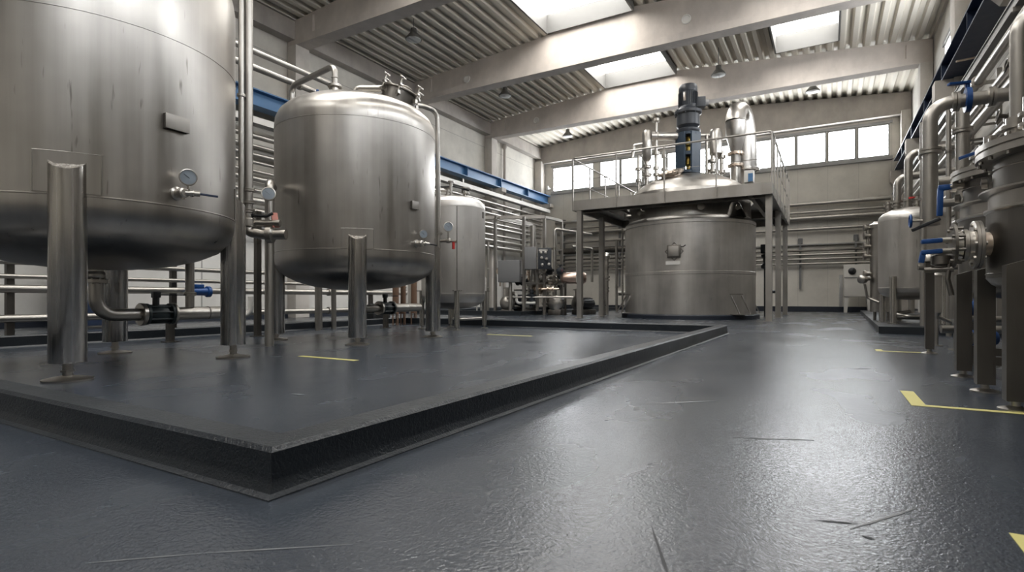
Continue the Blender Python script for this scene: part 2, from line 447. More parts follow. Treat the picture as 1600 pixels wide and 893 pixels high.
# beams, columns, corbels
def xz(x0, x1, zb, n=2): return [(x0, zb), (x1, zb), (x1, zr(x1) - .005), (RIDGE, zr(RIDGE) - .005), (x0, zr(x0) - .005)]
for b in BEAMS:
    m = MB(); x0, x1 = XL + .02, XR - .02
    m.prism(xz(x0, x1, 8.2), b - .15, b + .15, 'y')
    m.box2((x0, b - .23, 8.2), (x1, b + .23, 8.42))
    m.box2((x0, b - .23, 8.42), (x0 + 1.1, b + .23, zr(x0) - .02)); m.box2((x1 - .7, b - .23, 8.42), (x1, b + .23, zr(x1) - .1))
    struct(m.build('roof_beam', 'concrete_beam', loc=(0, b, 0)))
m = MB(); m.prism(xz(XL + .02, XR - .02, 8.1), YB - .35, YB - .02, 'y'); struct(m.build('roof_beam', 'concrete_edge', loc=(0, YB, 0)))
m = MB(); m.box2((XL + .02, YF, 8.35), (XL + .35, YB, 8.9)); struct(m.build('roof_beam', 'concrete_edge'))
for b in BEAMS + [YB - .27]:
    m = MB(); m.box2((XL + .02, b - .25, 0), (XL + .42, b + .25, 8.2), .02)
    m.prism([(XL + .42, 5.48), (XL + .95, 5.62), (XL + .95, 5.80), (XL + .42, 5.80)], b - .2, b + .2, 'y')
    struct(m.build('column', 'concrete_column'))
    m = MB(); m.box2((XR - .36, b - .25, 0), (XR - .02, b + .25, 8.2), .02)
    m.prism([(XR - .36, 5.15), (XR - .36, 5.80), (XR - .72, 5.80), (XR - .72, 5.35), (XR - .6, 5.2)], b - .2, b + .2, 'y')
    struct(m.build('column', 'concrete_column'))

# bund kerbs
def ring_kerb(name, x0, y0, x1, y1, w, h, label):
    """raised rectangular kerb with a worn chamfer and a coved foot"""
    m = MB(); c = .014
    prof = [(-.035, .0), (-.034, .004), (-.014, .012), (-.003, .034), (0, .05), (0, h - c), (c, h), (w - c, h), (w, h - c), (w, .02), (w + .02, .001)]
    P = []
    for d, z in prof: P.append([m.bm.verts.new(p) for p in ((x0 + d, y0 + d, z), (x1 - d, y0 + d, z), (x1 - d, y1 - d, z), (x0 + d, y1 - d, z))])
    for a, b in zip(P, P[1:]):
        for i in range(4): m.face((a[i], a[(i + 1) % 4], b[(i + 1) % 4], b[i]))
    a, b = P[-1], P[0]
    for i in range(4): m.face((a[i], a[(i + 1) % 4], b[(i + 1) % 4], b[i]))
    o = m.build(name, 'kerb_epoxy', sharp=28); struct(o); return o
ring_kerb('bund_kerb', -8.62, 1.058, -1.455, 9.72, .15, .145, '')
ring_kerb('bund_kerb', -13.4, 15.9, -8.87, 25.6, .15, .15, '')
# raised plinth on the right
m = MB()
m.prism([(.745, 11.0), (2.88, 11.0), (2.88, 25.0), (1.1, 25.0)], 0, .12); o = struct(m.build('plinth', 'kerb_epoxy'))
# blue crane rails on both sides
def crane(name, x0, x1, zb, zt, mat, label):
    m = MB(); xm = (x0 + x1) / 2
    m.box2((x0, YF + .1, zb), (x1, YB - .12, zb + .035)); m.box2((x0, YF + .1, zt - .035), (x1, YB - .12, zt)); m.box2((xm - .02, YF + .1, zb + .035), (xm + .02, YB - .12, zt - .035))
    for b in BEAMS + [2.8, 8.3, 13.8, 19.3, 24.8]: m.box2((x0 + .01, b - .012, zb + .035), (x1 - .01, b + .012, zt - .035))
    o = m.build(name, mat)
    r = MB(); r.box2((xm - .03, YF + .1, zt), (xm + .03, YB - .12, zt + .05)); r.build('rail', 'steel_dark', o)
    return tag(o, label, 'beam')
crane('crane_rail_beam', -13.78, -13.38, 5.81, 6.27, 'beam_blue', 'long bright blue steel crane beam along the left wall')
crane('crane_rail_beam', 2.37, 2.81, 5.81, 6.27, 'beam_navy', 'dark navy steel crane beam running high along the right wall')
# ------------------------------------------------------------------ the two big storage tanks
def bead(r, z, h=.008): return [(r, z - h), (r + h * .8, z - h * .5), (r + h * .8, z + h * .5), (r, z + h)]
def big_leg(parent, c, ang, R, z_top, z_bot, rl=.115):
    p = pol(c, R - .02, ang, 0); d = pol((0, 0), 1, ang, 0)
    L = MB(); seg = 28
    bot = [p + Vector((rl * math.cos(2 * PI * k / seg), rl * math.sin(2 * PI * k / seg), z_bot)) for k in range(seg)]
    ins = [p + (q - p) * .97 for q in bot]; ins = [Vector((q.x, q.y, z_bot - .006)) for q in ins]
    top = []
    for q in bot:
        s = (Vector((q.x, q.y, 0)) - p).dot(d) / rl          # -1 inside, 1 outside
        top.append(Vector((q.x, q.y, z_top - .085 * max(0, s + .15))))
    L.rings([ins, bot, top]); leg = L.build('leg', 'steel_leg', parent, 30)
    F = MB(); F.cyl((p.x, p.y, .03), (p.x, p.y, z_bot), .032, 14); F.cyl((p.x, p.y, .06), (p.x, p.y, .075), .045, 6)
    F.lathe([(.155, 0), (.155, .012), (.12, .02), (.05, .034), (0, .036)], (p.x, p.y, 0), (0, 0, 1), 32)
    F.build('levelling_foot', 'steel_fitting', leg)
def gauge(parent, pos, face, r, below, name='pressure_gauge'):
    """round dial gauge at pos looking along face, on a short stem"""
    f = Vector(face).normalized(); pos = Vector(pos)
    g = MB(); g.lathe([(r * .9, -r * .55), (r, -r * .5), (r, -r * .05), (r * 1.06, 0), (r * 1.06, r * .12), (r * .93, r * .14), (r * .91, r * .02), (0, r * .02)], pos, f, 28)
    g.cyl(pos - f * r * .3 - Vector((0, 0, below)), pos - f * r * .3 - Vector((0, 0, r * .9)), r * .17, 10)
    o = g.build(name, 'steel_fitting', parent)
    d = MB(); d.lathe([(r * .90, r * .03), (0, r * .03)], pos, f, 24); d.build('dial', 'gauge_face', o)
    u, v = perp(f); a = .7; n = MB()
    w = u * math.cos(a) + v * math.sin(a)
    n.bar(pos + f * r * .06 - w * r * .2, pos + f * r * .06 + w * r * .62, r * .07, r * .03)
    n.build('needle', 'gauge_needle', o)
def sample_valve(parent, c, R, ang, z, hd, lever_mat, gz=.13, gr=.065, gface=None):
    d = pol((0, 0), 1, ang, 0); s = pol(c, R, ang, z); h = Vector(hd).normalized()
    m = MB(); m.lathe([(.055, -.01), (.055, .012), (.038, .02), (.03, .05), (.042, .06), (.042, .10), (.03, .11), (0, .11)], s, d, 20)
    m.tube([s + d * .085, s + d * .085 + h * .10, s + d * .085 + h * .12], .022, 0, 12)
    m.lathe([(.03, 0), (.03, .02), (.02, .03)], s + d * .085 + h * .05, h, 12)
    m.tube([s + d * .085, s + d * .085 + Vector((0, 0, -.05))], .016, 0, 10)
    o = m.build('sample_valve', 'steel_fitting', parent)
    l = MB(); l.bar(s + d * .085 + h * .11, s + d * .085 + h * .25 + Vector((0, 0, -.012)), .024, .016, .004); l.build('lever', lever_mat, o)
    gauge(parent, s + d * .085 + h * .035 + Vector((0, 0, gz)), gface or (d * .8 + Vector((.35, -.75, 0))), gr, gz - .03)
def saddle(parent, c, R, ang, da, z0, z1):
    m = MB(); shell_patch(m, c, R, ang - da, ang + da, z0, z1, .007, 8)
    for a in (ang - da, ang + da): m.tube([pol(c, R + .006, a, z0), pol(c, R + .006, a, z1)], .006, 0, 6)
    m.tube([pol(c, R + .006, ang - da + 2 * da * k / 8, z1) for k in range(9)], .003, 0, 6)
    m.build('saddle_plate', 'steel_tank', parent)
def outlet_line(parent, c, z_dish, zc, vy, y_end):
    """bottom drain: clamped stub, long elbow, then the pipe with a dark valve"""
    x, y = c
    st = MB(); st.cyl((x, y, z_dish - .12), (x, y, z_dish + .03), .06, 20); st.flange((x, y, z_dish - .11), (0, 0, 1), .095, .016, 8, 24)
    st.lathe([(.062, 0), (.075, .02), (.075, .05), (.062, .07)], (x, y, z_dish - .09), (0, 0, 1), 20)
    st.build('outlet_nozzle', 'steel_fitting', parent)
    p = MB(); p.tube([(x, y, z_dish - .11), (x, y, zc), (x, vy, zc)], .058, .19, 16); p.build('drain_pipe', 'steel_pipe', parent)
    v = MB(); v.lathe([(.065, -.13), (.105, -.125), (.105, -.10), (.07, -.095), (.085, -.06), (.092, 0), (.085, .06), (.07, .095), (.105, .10), (.105, .125), (.065, .13)], (x, vy + .12, zc), (0, 1, 0), 24)
    for k in range(8):
        a = 2 * PI * k / 8 + .2; q = Vector((.088 * math.cos(a), 0, .088 * math.sin(a)))
        v.cyl(Vector((x, vy - .02, zc)) + q, Vector((x, vy + .26, zc)) + q, .009, 6)
    vo = v.build('drain_valve', 'valve_green_black', parent)
    f = MB(); f.lathe([(.105, -.17), (.11, -.165), (.11, -.135), (.105, -.13)], (x, vy + .12, zc), (0, 1, 0), 24); f.build('flange', 'steel_fitting', vo); f = MB(); f.lathe([(.105, .13), (.108, .135), (.108, .15), (.105, .155)], (x, vy + .12, zc), (0, 1, 0), 24)
    f.build('flange', 'steel_fitting', vo)
    h = MB(); h.cyl((x, vy + .10, zc + .08), (x, vy + .10, zc + .17), .03, 12); h.box((x, vy + .10, zc + .19), (.055, .07, .06), None, .008); h.bar((x, vy + .12, zc + .19), (x + .02, vy + .36, zc + .19), .03, .014)
    h.build('valve_lever', 'cast_black', vo)
    p2 = MB(); p2.tube([(x, vy + .24, zc), (x, y_end, zc)], .066, 0, 16); p2.torus((x, vy + .62, zc), .066, .006, (0, 1, 0)); p2.build('pipe_extension', 'steel_pipe', parent)

C1, C2, C3, CR = (-5.75, 2.38), (-6.0, 5.8), (-6.32, 8.62), (-3.75, 17.4)
RT = 1.13
# -- first tank (foreground, cut by the left edge of the picture)
t1 = root('storage_tank', 'largest steel storage tank, nearest the camera and cut off by the photo\'s left edge', 'tank', (*C1, 0), 'big steel storage tanks on four round legs')
m = MB()
m.lathe([(0, .855), (.3, .865), (.6, .905), (.82, .965), (.98, 1.04), (1.075, 1.125), (1.12, 1.22), (RT, 1.30)] + bead(RT, 1.35, .007) + bead(RT, 2.71, .005) +
        [(RT, 3.38)] + [(1.115, 3.48), (1.06, 3.58), (.95, 3.67), (.7, 3.77), (.4, 3.83), (0, 3.85)], (*C1, 0), (0, 0, 1), 96)
m.build('shell', 'steel_tank', t1, 25)
for a in (-31, 59, 149, 239):
    saddle(t1, C1, RT, a, 10.2, 1.365, 1.66); big_leg(t1, C1, a, RT, 1.62, .135)
sample_valve(t1, C1, RT, 5.2, 1.455, (.55, .83, 0), 'beam_navy')
def nameplate(parent, c, R, a0, a1, z0, z1):
    m = MB(); p0, p1 = pol(c, R + .035, a0, 0), pol(c, R + .035, a1, 0); d = (p1 - p0).normalized(); n = Vector((d.y, -d.x, 0))
    if n.dot(pol((0, 0), 1, a0, 0)) < 0: n = -n
    mid = (p0 + p1) / 2
    m.box(mid + Vector((0, 0, (z0 + z1) / 2)), ((p1 - p0).length, .012, z1 - z0), Matrix((d, n, Vector((0, 0, 1)))).transposed(), .002)
    o = m.build('nameplate', 'steel_frame', parent)
    for q in (p0 + d * .01, p1 - d * .01):
        b = MB(); b.box(q - n * .028 + Vector((0, 0, (z0 + z1) / 2)), (.012, .05, z1 - z0), Matrix((d, n, Vector((0, 0, 1)))).transposed())
        b.build('bracket', 'steel_dark', o)
nameplate(t1, C1, RT, -.2, 9.6, 1.965, 2.085)
outlet_line(t1, C1, .86, .44, 2.79, 3.6)
# -- second tank
t2 = root('storage_tank', 'second big steel storage tank, with clamped manway and looped pipe on its domed top', 'tank', (*C2, 0), 'big steel storage tanks on four round legs')
m = MB()
m.lathe([(0, .71), (.3, .72), (.6, .76), (.82, .82), (.98, .90), (1.075, .98), (1.12, 1.07), (RT, 1.15)] + bead(RT, 1.225, .007) + bead(RT, 2.93, .006) +
        [(RT, 3.01), (1.118, 3.10), (1.075, 3.19), (.98, 3.28), (.82, 3.36), (.6, 3.435), (.3, 3.49), (0, 3.51)], (*C2, 0), (0, 0, 1), 96)
m.build('shell', 'steel_tank', t2, 25)
for a in (-44, 46, 136, 226):
    saddle(t2, C2, RT, a, 10.2, 1.235, 1.485); big_leg(t2, C2, a, RT, 1.44, .10)
sample_valve(t2, C2, RT, -.5, 1.34, (.35, .93, 0), 'cast_black', .13, .058)
nameplate(t2, C2, RT, -6.5, -.3, 1.80, 1.91)
outlet_line(t2, C2, .72, .44, 6.28, 7.2)
# manway neck leaning on the dome, lid with clamps and a handwheel
mc = Vector((-5.44, 6.02, 3.40)); ax = Vector((.30, .17, .95)).normalized(); u, v = perp(ax)
m = MB(); m.cyl(mc - ax * .12, mc + ax * .20, .25, 36); mw = m.build('manway', 'steel_dark', t2)
m = MB(); m.lathe([(.27, 0), (.285, .006), (.285, .02), (.27, .028), (.2, .045), (0, .055)], mc + ax * .19, ax, 40); m.build('manway_lid', 'steel_fitting', mw)
for k in range(6):
    m = MB(); a = 2 * PI * k / 6 + .35; p = mc + (u * math.cos(a) + v * math.sin(a)) * .285 + ax * .08
    m.cyl(p, p + ax * .26, .012, 8); m.box(p + ax * .04, (.05, .05, .05)); m.box(p + ax * .15, (.045, .045, .03)); m.bar(p + ax * .26 - u * .06, p + ax * .26 + u * .06, .018, .014)
    m.build('lid_clamp', 'steel_fitting', mw)
m = MB(); hw = mc + ax * .30 + u * .05; m.cyl(mc + ax * .22 + u * .05, hw, .014, 8); m.torus(hw, .085, .014, ax); m.bar(hw - u * .08, hw + u * .08, .014, .012); m.bar(hw - v * .08, hw + v * .08, .014, .012); m.build('handwheel', 'steel_fitting', mw)
# nozzle with flange on the left of the dome
m = MB(); m.cyl((-6.05, 5.42, 3.45), (-6.05, 5.42, 3.62), .06, 18); m.flange((-6.05, 5.42, 3.60), (0, 0, 1), .10, .016, 8); m.build('top_nozzle', 'steel_fitting', t2)
m = MB(); m.tube([(-6.05, 5.42, 3.62), (-6.05, 5.42, 3.90), (-7.18, 5.58, 3.88), (-7.18, 5.58, 3.2), (-7.20, 5.60, 2.4)], .042, .13, 14); m.torus((-6.05, 5.42, 3.72), .042, .008); m.build('vent_pipe', 'steel_pipe', t2)
m = MB(); m.tube([(-6.0, 5.72, 3.48), (-5.97, 5.74, 3.66), (-5.60, 5.90, 3.64)], .05, .08, 12); m.build('stub_pipe', 'steel_pipe', t2)
# -- small third tank
t3 = root('small_tank', 'slim upright steel tank on thin legs, standing behind the second big tank', 'tank', (*C3, 0))
m = MB(); R3 = .62
m.lathe([(0, .38), (.25, .395), (.45, .44), (.56, .51), (.61, .59), (R3, .66)] + bead(R3, .68, .005) + bead(R3, 2.30, .004) + [(R3, 2.33), (.60, 2.41), (.53, 2.48), (.35, 2.54), (.15, 2.57), (0, 2.575)], (*C3, 0), (0, 0, 1), 64)
m.build('shell', 'steel_reactor', t3, 25)
m = MB(); m.tube([pol(C3, R3, -48, .7), pol(C3, R3, -48, 2.29)], .008, 0, 6); m.build('weld_seam', 'steel_dark', t3)
for a in (-48, 42, 132, 222):
    p = pol(C3, R3 - .01, a, 0); L = MB(); L.cyl((p.x, p.y, .06), (p.x, p.y, .73), .05, 18); L.box(pol(C3, R3 + .01, a, .735), (.13, .13, .012)); lg = L.build('leg', 'steel_leg', t3)
    F = MB(); F.cyl((p.x, p.y, .02), (p.x, p.y, .07), .018, 10); F.lathe([(.075, 0), (.075, .01), (.02, .022), (0, .022)], (p.x, p.y, 0), (0, 0, 1), 20); F.build('levelling_foot', 'steel_fitting', lg)
m = MB(); shell_patch(m, C3, R3, 8, 13, 2.12, 2.24, .02, 3); m.build('nameplate', 'steel_dark', t3)
for dx, dy, h, r in ((.05, -.15, .26, .03), (-.18, .05, .20, .035), (.22, .1, .16, .045)):
    m = MB(); p = (C3[0] + dx, C3[1] + dy); m.cyl((*p, 2.52), (*p, 2.56 + h), r, 12); m.lathe([(r * 2, 0), (r * 2, .025), (r, .03)], (*p, 2.56 + h), (0, 0, 1), 16); m.lathe([(r * 1.7, 0), (r * 1.7, .02)], (*p, 2.62), (0, 0, 1), 16)
    if dx < 0: m.tube([(C3[0] - .18, C3[1] + .05, 2.72), (C3[0] - .5, C3[1] - .2, 2.72)], .03, 0, 10)
    m.build('top_nozzle', 'steel_fitting', t3)
m = MB(); m.tube([(C3[0] + .30, C3[1] + .1, 2.68), (C3[0] + .05, C3[1] - .05, 2.76), (C3[0] - .3, C3[1] - .3, 2.74)], .016, .1, 8); m.build('hose', 'rubber', t3)
m = MB(); m.cyl((*C3, .2), (*C3, .4), .05, 14); m.tube([(*C3, .25), (*C3, .2), (C3[0] + .35, C3[1] - .3, .2), (C3[0] + .45, C3[1] + .3, .2)], .03, .06, 10); m.build('outlet_nozzle', 'steel_fitting', t3)
# ------------------------------------------------------------------ reactor
rx = root('reactor_vessel', 'broad steel reactor vessel with domed top standing under the railed platform', 'reactor', (*CR, 0)); RR = 1.92
m = MB(); m.lathe([(RR + .11, 0), (RR + .11, .10), (RR + .06, .13), (RR - .1, .13)], (*CR, 0), (0, 0, 1), 72); m.build('plinth_ring', 'navy_base', rx)
m = MB()
m.lathe([(RR, .12), (RR, 1.26), (RR + .012, 1.27), (RR + .012, 1.35), (RR, 1.36), (RR, 2.70), (RR + .014, 2.715), (RR + .014, 2.80), (RR - .02, 2.85), (RR - .12, 2.93), (1.80, 2.95)], (*CR, 0), (0, 0, 1), 96); m.build('shell', 'steel_reactor', rx, 20)
m = MB(); m.lathe([(1.80, 2.94), (1.78, 3.6), (1.74, 3.74), (1.62, 3.90), (1.40, 4.06), (1.10, 4.21), (.75, 4.33), (.4, 4.40), (0, 4.43)], (*CR, 0), (0, 0, 1), 96); m.build('domed_head', 'steel_tank', rx, 20)
for a in (-36, -144, 36, 144):
    m = MB(); t = pol((0, 0), 1, a + 90, 0)
    for s in (-.20, .20): m.prism([(RR + .30, .13), (RR + .33, .13), (RR + .02, .66), (RR - .01, .66), (RR - .01, .62)], s - .012, s + .012, 'y')
    m.box((RR + .17, 0, .14), (.36, .46, .02)); m.box((RR, 0, .70), (.03, .46, .03))
    M = Matrix.Translation((*CR, 0)) @ Matrix.Rotation(math.radians(a), 4, 'Z'); bmesh.ops.transform(m.bm, matrix=M, verts=m.bm.verts[:]); m.build('anchor_bracket', 'steel_frame', rx)
m = MB(); n = pol((0, 0), 1, -89, 0); tt = Vector((-n.y, n.x, 0)); Rm = Matrix((tt, n, Vector((0, 0, 1)))).transposed(); hc = pol(CR, RR + .05, -89, 1.90)
m.box(hc, (.36, .10, .36), Rm, .012); m.torus(pol(CR, RR + .02, -89, 1.90), .25, .012, n, 4, 6); hb = m.build('sampling_hatch', 'steel_dark', rx)
m = MB(); m.box(hc + n * .06, (.28, .03, .28), Rm, .008); m.build('hatch_door', 'steel_frame', hb)
m = MB(); m.tube([hc + tt * .2 + Vector((0, 0, .12)), hc + tt * .27 + Vector((0, 0, .12)) + n * .05, hc + tt * .33 + Vector((0, 0, .16)) + n * .06], .014, .02, 8); m.build('hatch_handle', 'cast_black', hb)
m = MB(); m.box(pol(CR, RR + .015, -90, 1.58), (.4, .02, .10), Rm); m.build('nameplate', 'white_paint', rx)
for a in (-122, -68, -35, -150):
    m = MB(); p = pol(CR, 1.9, a, 3.12); m.cyl(pol(CR, 1.74, a, 3.12), pol(CR, 1.95, a, 3.12), .06, 12); m.lathe([(0, -.02), (.10, -.01), (.10, .01), (0, .02)], pol(CR, 1.96, a, 3.12), pol((0, 0), 1, a, 0), 16); m.build('lifting_lug', 'steel_fitting', rx)
m = MB(); p = pol(CR, 1.72, -33, 0); m.lathe([(.34, 2.88), (.20, 3.22), (.16, 3.28)], (p.x, p.y, 0), (0, 0, 1), 24); m.build('inlet_cone', 'steel_dark', rx)
# bolted manhole on the dome
m = MB(); p = Vector((-4.05, 16.55, 4.22)); a2 = Vector((-.12, -.32, 1)).normalized(); m.cyl(p - a2 * .08, p + a2 * .14, .30, 28); m.flange(p + a2 * .13, a2, .38, .035, 14, 32); m.lathe([(.30, .16), (.2, .22), (0, .25)], p, a2, 24); m.build('manhole', 'steel_weld', rx)
# agitator: a thing of its own, standing on the dome
ag = root('agitator_drive', 'tall dark blue agitator motor and gearbox on top of the reactor dome', 'motor', (-3.68, 17.05, 4.36))
ax0, ay0 = -3.68, 17.05
m = MB(); m.lathe([(.36, 4.36), (.36, 4.42), (.30, 4.46)], (ax0, ay0, 0), (0, 0, 1), 28)
for a in (-33, -123, 57, 147):
    p = pol((ax0, ay0), .31, a, 5.0); m.box(p, (.06, .36, 1.18), Matrix.Rotation(math.radians(a), 3, 'Z'))
for z in (4.95, 5.56): m.lathe([(.30, z - .06), (.345, z - .05), (.345, z + .05), (.30, z + .06)], (ax0, ay0, 0), (0, 0, 1), 28)
m.build('lantern', 'motor_blue', ag)
m = MB(); m.cyl((ax0, ay0, 4.4), (ax0, ay0, 5.5), .06, 14); m.lathe([(.10, 0), (.14, .04), (.14, .12), (.10, .16)], (ax0, ay0, 5.2), (0, 0, 1), 18); m.lathe([(.09, 0), (.12, .03), (.12, .18), (.09, .2)], (ax0, ay0, 4.62), (0, 0, 1), 18); m.build('shaft_coupling', 'brass', ag)
m = MB(); m.lathe([(.33, 5.58), (.36, 5.62), (.36, 5.70), (.28, 5.74), (.31, 5.80), (.34, 5.83), (.34, 6.15), (.40, 6.19), (.40, 6.27), (.33, 6.30), (.27, 6.36), (.25, 6.42)], (ax0, ay0, 0), (0, 0, 1), 32)
for a in range(0, 360, 45): m.cyl(pol((ax0, ay0), .37, a, 6.15), pol((ax0, ay0), .37, a, 6.31), .022, 6)
m.build('gearbox', 'motor_grey', ag)
m = MB(); m.lathe([(.24, 6.40), (.255, 6.44), (.255, 6.84), (.24, 6.86)], (ax0, ay0, 0), (0, 0, 1), 28)
for k in range(28):
    a = 360 * k / 28
    if -75 < ((a + 40 + 180) % 360) - 180 < -30: continue
    m.box(pol((ax0, ay0), .265, a, 6.64), (.05, .012, .38), Matrix.Rotation(math.radians(a), 3, 'Z'))
mo = m.build('motor_body', 'motor_grey', ag)
m = MB(); m.lathe([(.26, 6.84), (.275, 6.87), (.275, 7.0), (.25, 7.06), (.18, 7.08), (0, 7.08)], (ax0, ay0, 0), (0, 0, 1), 28); m.build('fan_cowl', 'motor_grey', mo)
m = MB(); m.box((ax0 + .34, ay0 + .10, 6.52), (.28, .26, .30), Matrix.Rotation(.35, 3, 'Z'), .02); tb = m.build('terminal_box', 'motor_grey', ag)
m = MB(); m.cyl((ax0 + .46, ay0 + .12, 6.5), (ax0 + .56, ay0 + .16, 6.5), .10, 16); m.build('cable_gland', 'grey_paint', tb)
m = MB(); m.box((ax0 - .04, ay0 - .27, 6.66), (.07, .01, .24), None, .003); m.build('rating_plate', 'steel_fitting', mo)
# vapour duct: a wide swan neck from the dome to its own condenser
vd = root('vapour_duct', 'fat polished swan neck duct arching over the right side of the reactor', 'duct', (-2.42, 17.75, 4.0))
m = MB(); x, y = -2.42, 17.75
m.lathe([(.15, 4.05), (.15, 4.62)], (x, y, 0), (0, 0, 1), 24); m.build('riser', 'steel_fitting', vd)
for z in (4.62, 4.98):
    m = MB(); m.flange((x, y, z), (0, 0, 1), .24, .035, 10, 28); m.build('flange', 'steel_weld', vd)
m = MB(); m.lathe([(.15, 4.62), (.15, 4.98), (.17, 5.10), (.28, 5.55), (.30, 5.95)], (x, y, 0), (0, 0, 1), 32); m.build('reducer_cone', 'steel_tank', vd)
pts = [Vector((x, y, 5.95))]; ex, ey = .16, .62
for k in range(1, 9):
    a = PI * k / 8 * .93; pts.append(Vector((x + ex * (1 - math.cos(a)) / 2, y + ey * (1 - math.cos(a)) / 2, 5.95 + .42 * math.sin(a) * 1.0)))
pts += [Vector((x + ex * 1.03, y + ey * 1.03, 5.8)), Vector((x + ex * 1.10, y + ey * 1.1, 5.2)), Vector((x + ex * 1.14, y + ey * 1.14, 4.60))]
m = MB(); m.tube(pts, .30, 0, 28, True, [.30, .29, .28, .28, .28, .28, .29, .30, .31, .33, .35, .36]); m.build('swan_neck', 'steel_tank', vd, 50)
m = MB(); e = pts[-1]; m.flange((e.x, e.y, 4.60), (0, 0, 1), .42, .04, 12, 32); m.cyl((e.x, e.y, 3.8), (e.x, e.y, 4.6), .27, 28); m.build('lower_leg', 'steel_fitting', vd)
# nozzle towers and connecting pipe on the dome
tw = root('reactor_pipework', 'upright nozzle columns and crossing pipe left of the agitator on the reactor dome', 'pipework', (-4.75, 16.45, 3.9))
def nozzle_stack(par, x, y, z0, zs, r, zt, mat='steel_fitting'):
    m = MB(); m.cyl((x, y, z0), (x, y, zt), r, 18)
    for z in zs: m.lathe([(r * 1.2, -.05), (r * 2, -.045), (r * 2, -.008), (r * 1.8, -.006), (r * 1.8, .006), (r * 2, .008), (r * 2, .045), (r * 1.2, .05)], (x, y, z), (0, 0, 1), 20)
    return m.build('nozzle_column', mat, par)
nozzle_stack(tw, -4.78, 16.45, 3.9, (4.35, 4.6), .075, 4.75)
m = MB(); m.lathe([(.075, 4.75), (.14, 4.85), (.14, 5.62), (.11, 5.70), (0, 5.72)], (-4.78, 16.45, 0), (0, 0, 1), 24); m.build('condenser_body', 'steel_tank', tw)
m = MB(); m.tube([(-4.66, 16.47, 5.52), (-3.98, 16.9, 5.52)], .13, 0, 20); m.torus((-4.5, 16.57, 5.52), .13, .015, (.85, .53, 0)); m.build('cross_pipe', 'steel_tank', tw)
nozzle_stack(tw, -4.52, 16.55, 4.0, (4.35, 4.55, 5.0), .05, 5.95)
m = MB(); m.lathe([(.06, 0), (.12, .02), (.12, .10), (.06, .12)], (-4.52, 16.55, 5.95), (0, 0, 1), 18); m.cyl((-4.52, 16.55, 5.9), (-4.52, 16.55, 6.0), .05, 12); m.build('relief_cap', 'steel_fitting', tw)
nozzle_stack(tw, -4.30, 16.62, 4.1, (4.5, 4.9), .045, 5.05)
nozzle_stack(tw, -5.02, 16.4, 3.75, (4.2, 4.55), .05, 4.95)
m = MB(); m.tube([(-4.9, 16.42, 5.3), (-5.15, 16.36, 5.28), (-5.2, 16.34, 4.9)], .045, .05, 10); m.tube([(-5.2, 16.34, 5.25), (-5.1, 16.3, 4.5)], .012, 0, 6); m.build('side_branch', 'steel_fitting', tw)
tr = root('reactor_pipework', 'capped nozzle columns between the agitator and the swan neck duct', 'pipework', (-2.95, 17.45, 3.9))
nozzle_stack(tr, -3.02, 17.35, 3.95, (4.45, 4.75), .07, 4.9); nozzle_stack(tr, -2.80, 17.6, 3.95, (4.45, 4.9), .06, 5.1)
m = MB(); m.lathe([(.09, 4.88), (.19, 4.98), (.19, 5.62), (.14, 5.72), (0, 5.74)], (-2.95, 17.45, 0), (0, 0, 1), 28); m.build('condenser_body', 'steel_tank', tr)
m = MB(); m.cyl((-3.18, 17.3, 4.2), (-3.18, 17.3, 5.55), .05, 14); m.tube([(-3.1, 17.4, 5.55), (-3.55, 17.15, 5.55)], .07, 0, 14); m.build('cross_pipe', 'steel_fitting', tr)
sb = root('junction_box', 'small blue and white instrument box at the foot of the swan neck duct', 'box', (-2.02, 17.55, 3.55))
m = MB(); m.box((-2.02, 17.55, 4.20), (.26, .18, .36), None, .02); m.build('housing', 'white_paint', sb)
m = MB(); m.box((-1.97, 17.45, 4.16), (.13, .02, .24)); m.build('cover_strip', 'beam_blue', sb)
m = MB(); m.cyl((-2.02, 17.55, 3.55), (-2.02, 17.55, 4.0), .04, 10); m.build('post', 'steel_frame', sb)
# ------------------------------------------------------------------ platform with guard rails
pf = root('work_platform', 'grey steel work platform with guard rails around the reactor dome', 'platform', (-3.9, 18.4, 0))
PX0, PX1, PY0, PY1, PZ = -6.6, -1.2, 15.0, 21.8, 3.46
m = MB(); n = 48; hole = [(CR[0] + 1.86 * math.cos(2 * PI * k / n), CR[1] + 1.86 * math.sin(2 * PI * k / n)) for k in range(n)]
out = []
for hx, hy in hole:
    dx, dy = hx - CR[0], hy - CR[1]; s = min([t for t in (((PX1 - .03) - CR[0]) / dx if dx > 1e-6 else 1e9, ((PX0 + .03) - CR[0]) / dx if dx < -1e-6 else 1e9, ((PY1 - .03) - CR[1]) / dy if dy > 1e-6 else 1e9, ((PY0 + .03) - CR[1]) / dy if dy < -1e-6 else 1e9)])
    out.append((CR[0] + dx * s, CR[1] + dy * s))
for (cx, cy) in ((PX0 + .03, PY0 + .03), (PX1 - .03, PY0 + .03), (PX0 + .03, PY1 - .03), (PX1 - .03, PY1 - .03)):
    j = min(range(n), key=lambda q: (out[q][0] - cx) ** 2 + (out[q][1] - cy) ** 2); out[j] = (cx, cy)
rs = []
for ring, z in ((hole, PZ), (out, PZ), (out, PZ - .05), (hole, PZ - .05), (hole, PZ)): rs.append([Vector((a, b, z)) for a, b in ring])
m.rings(rs, True, False); m.build('deck', 'steel_frame', pf)
m = MB()
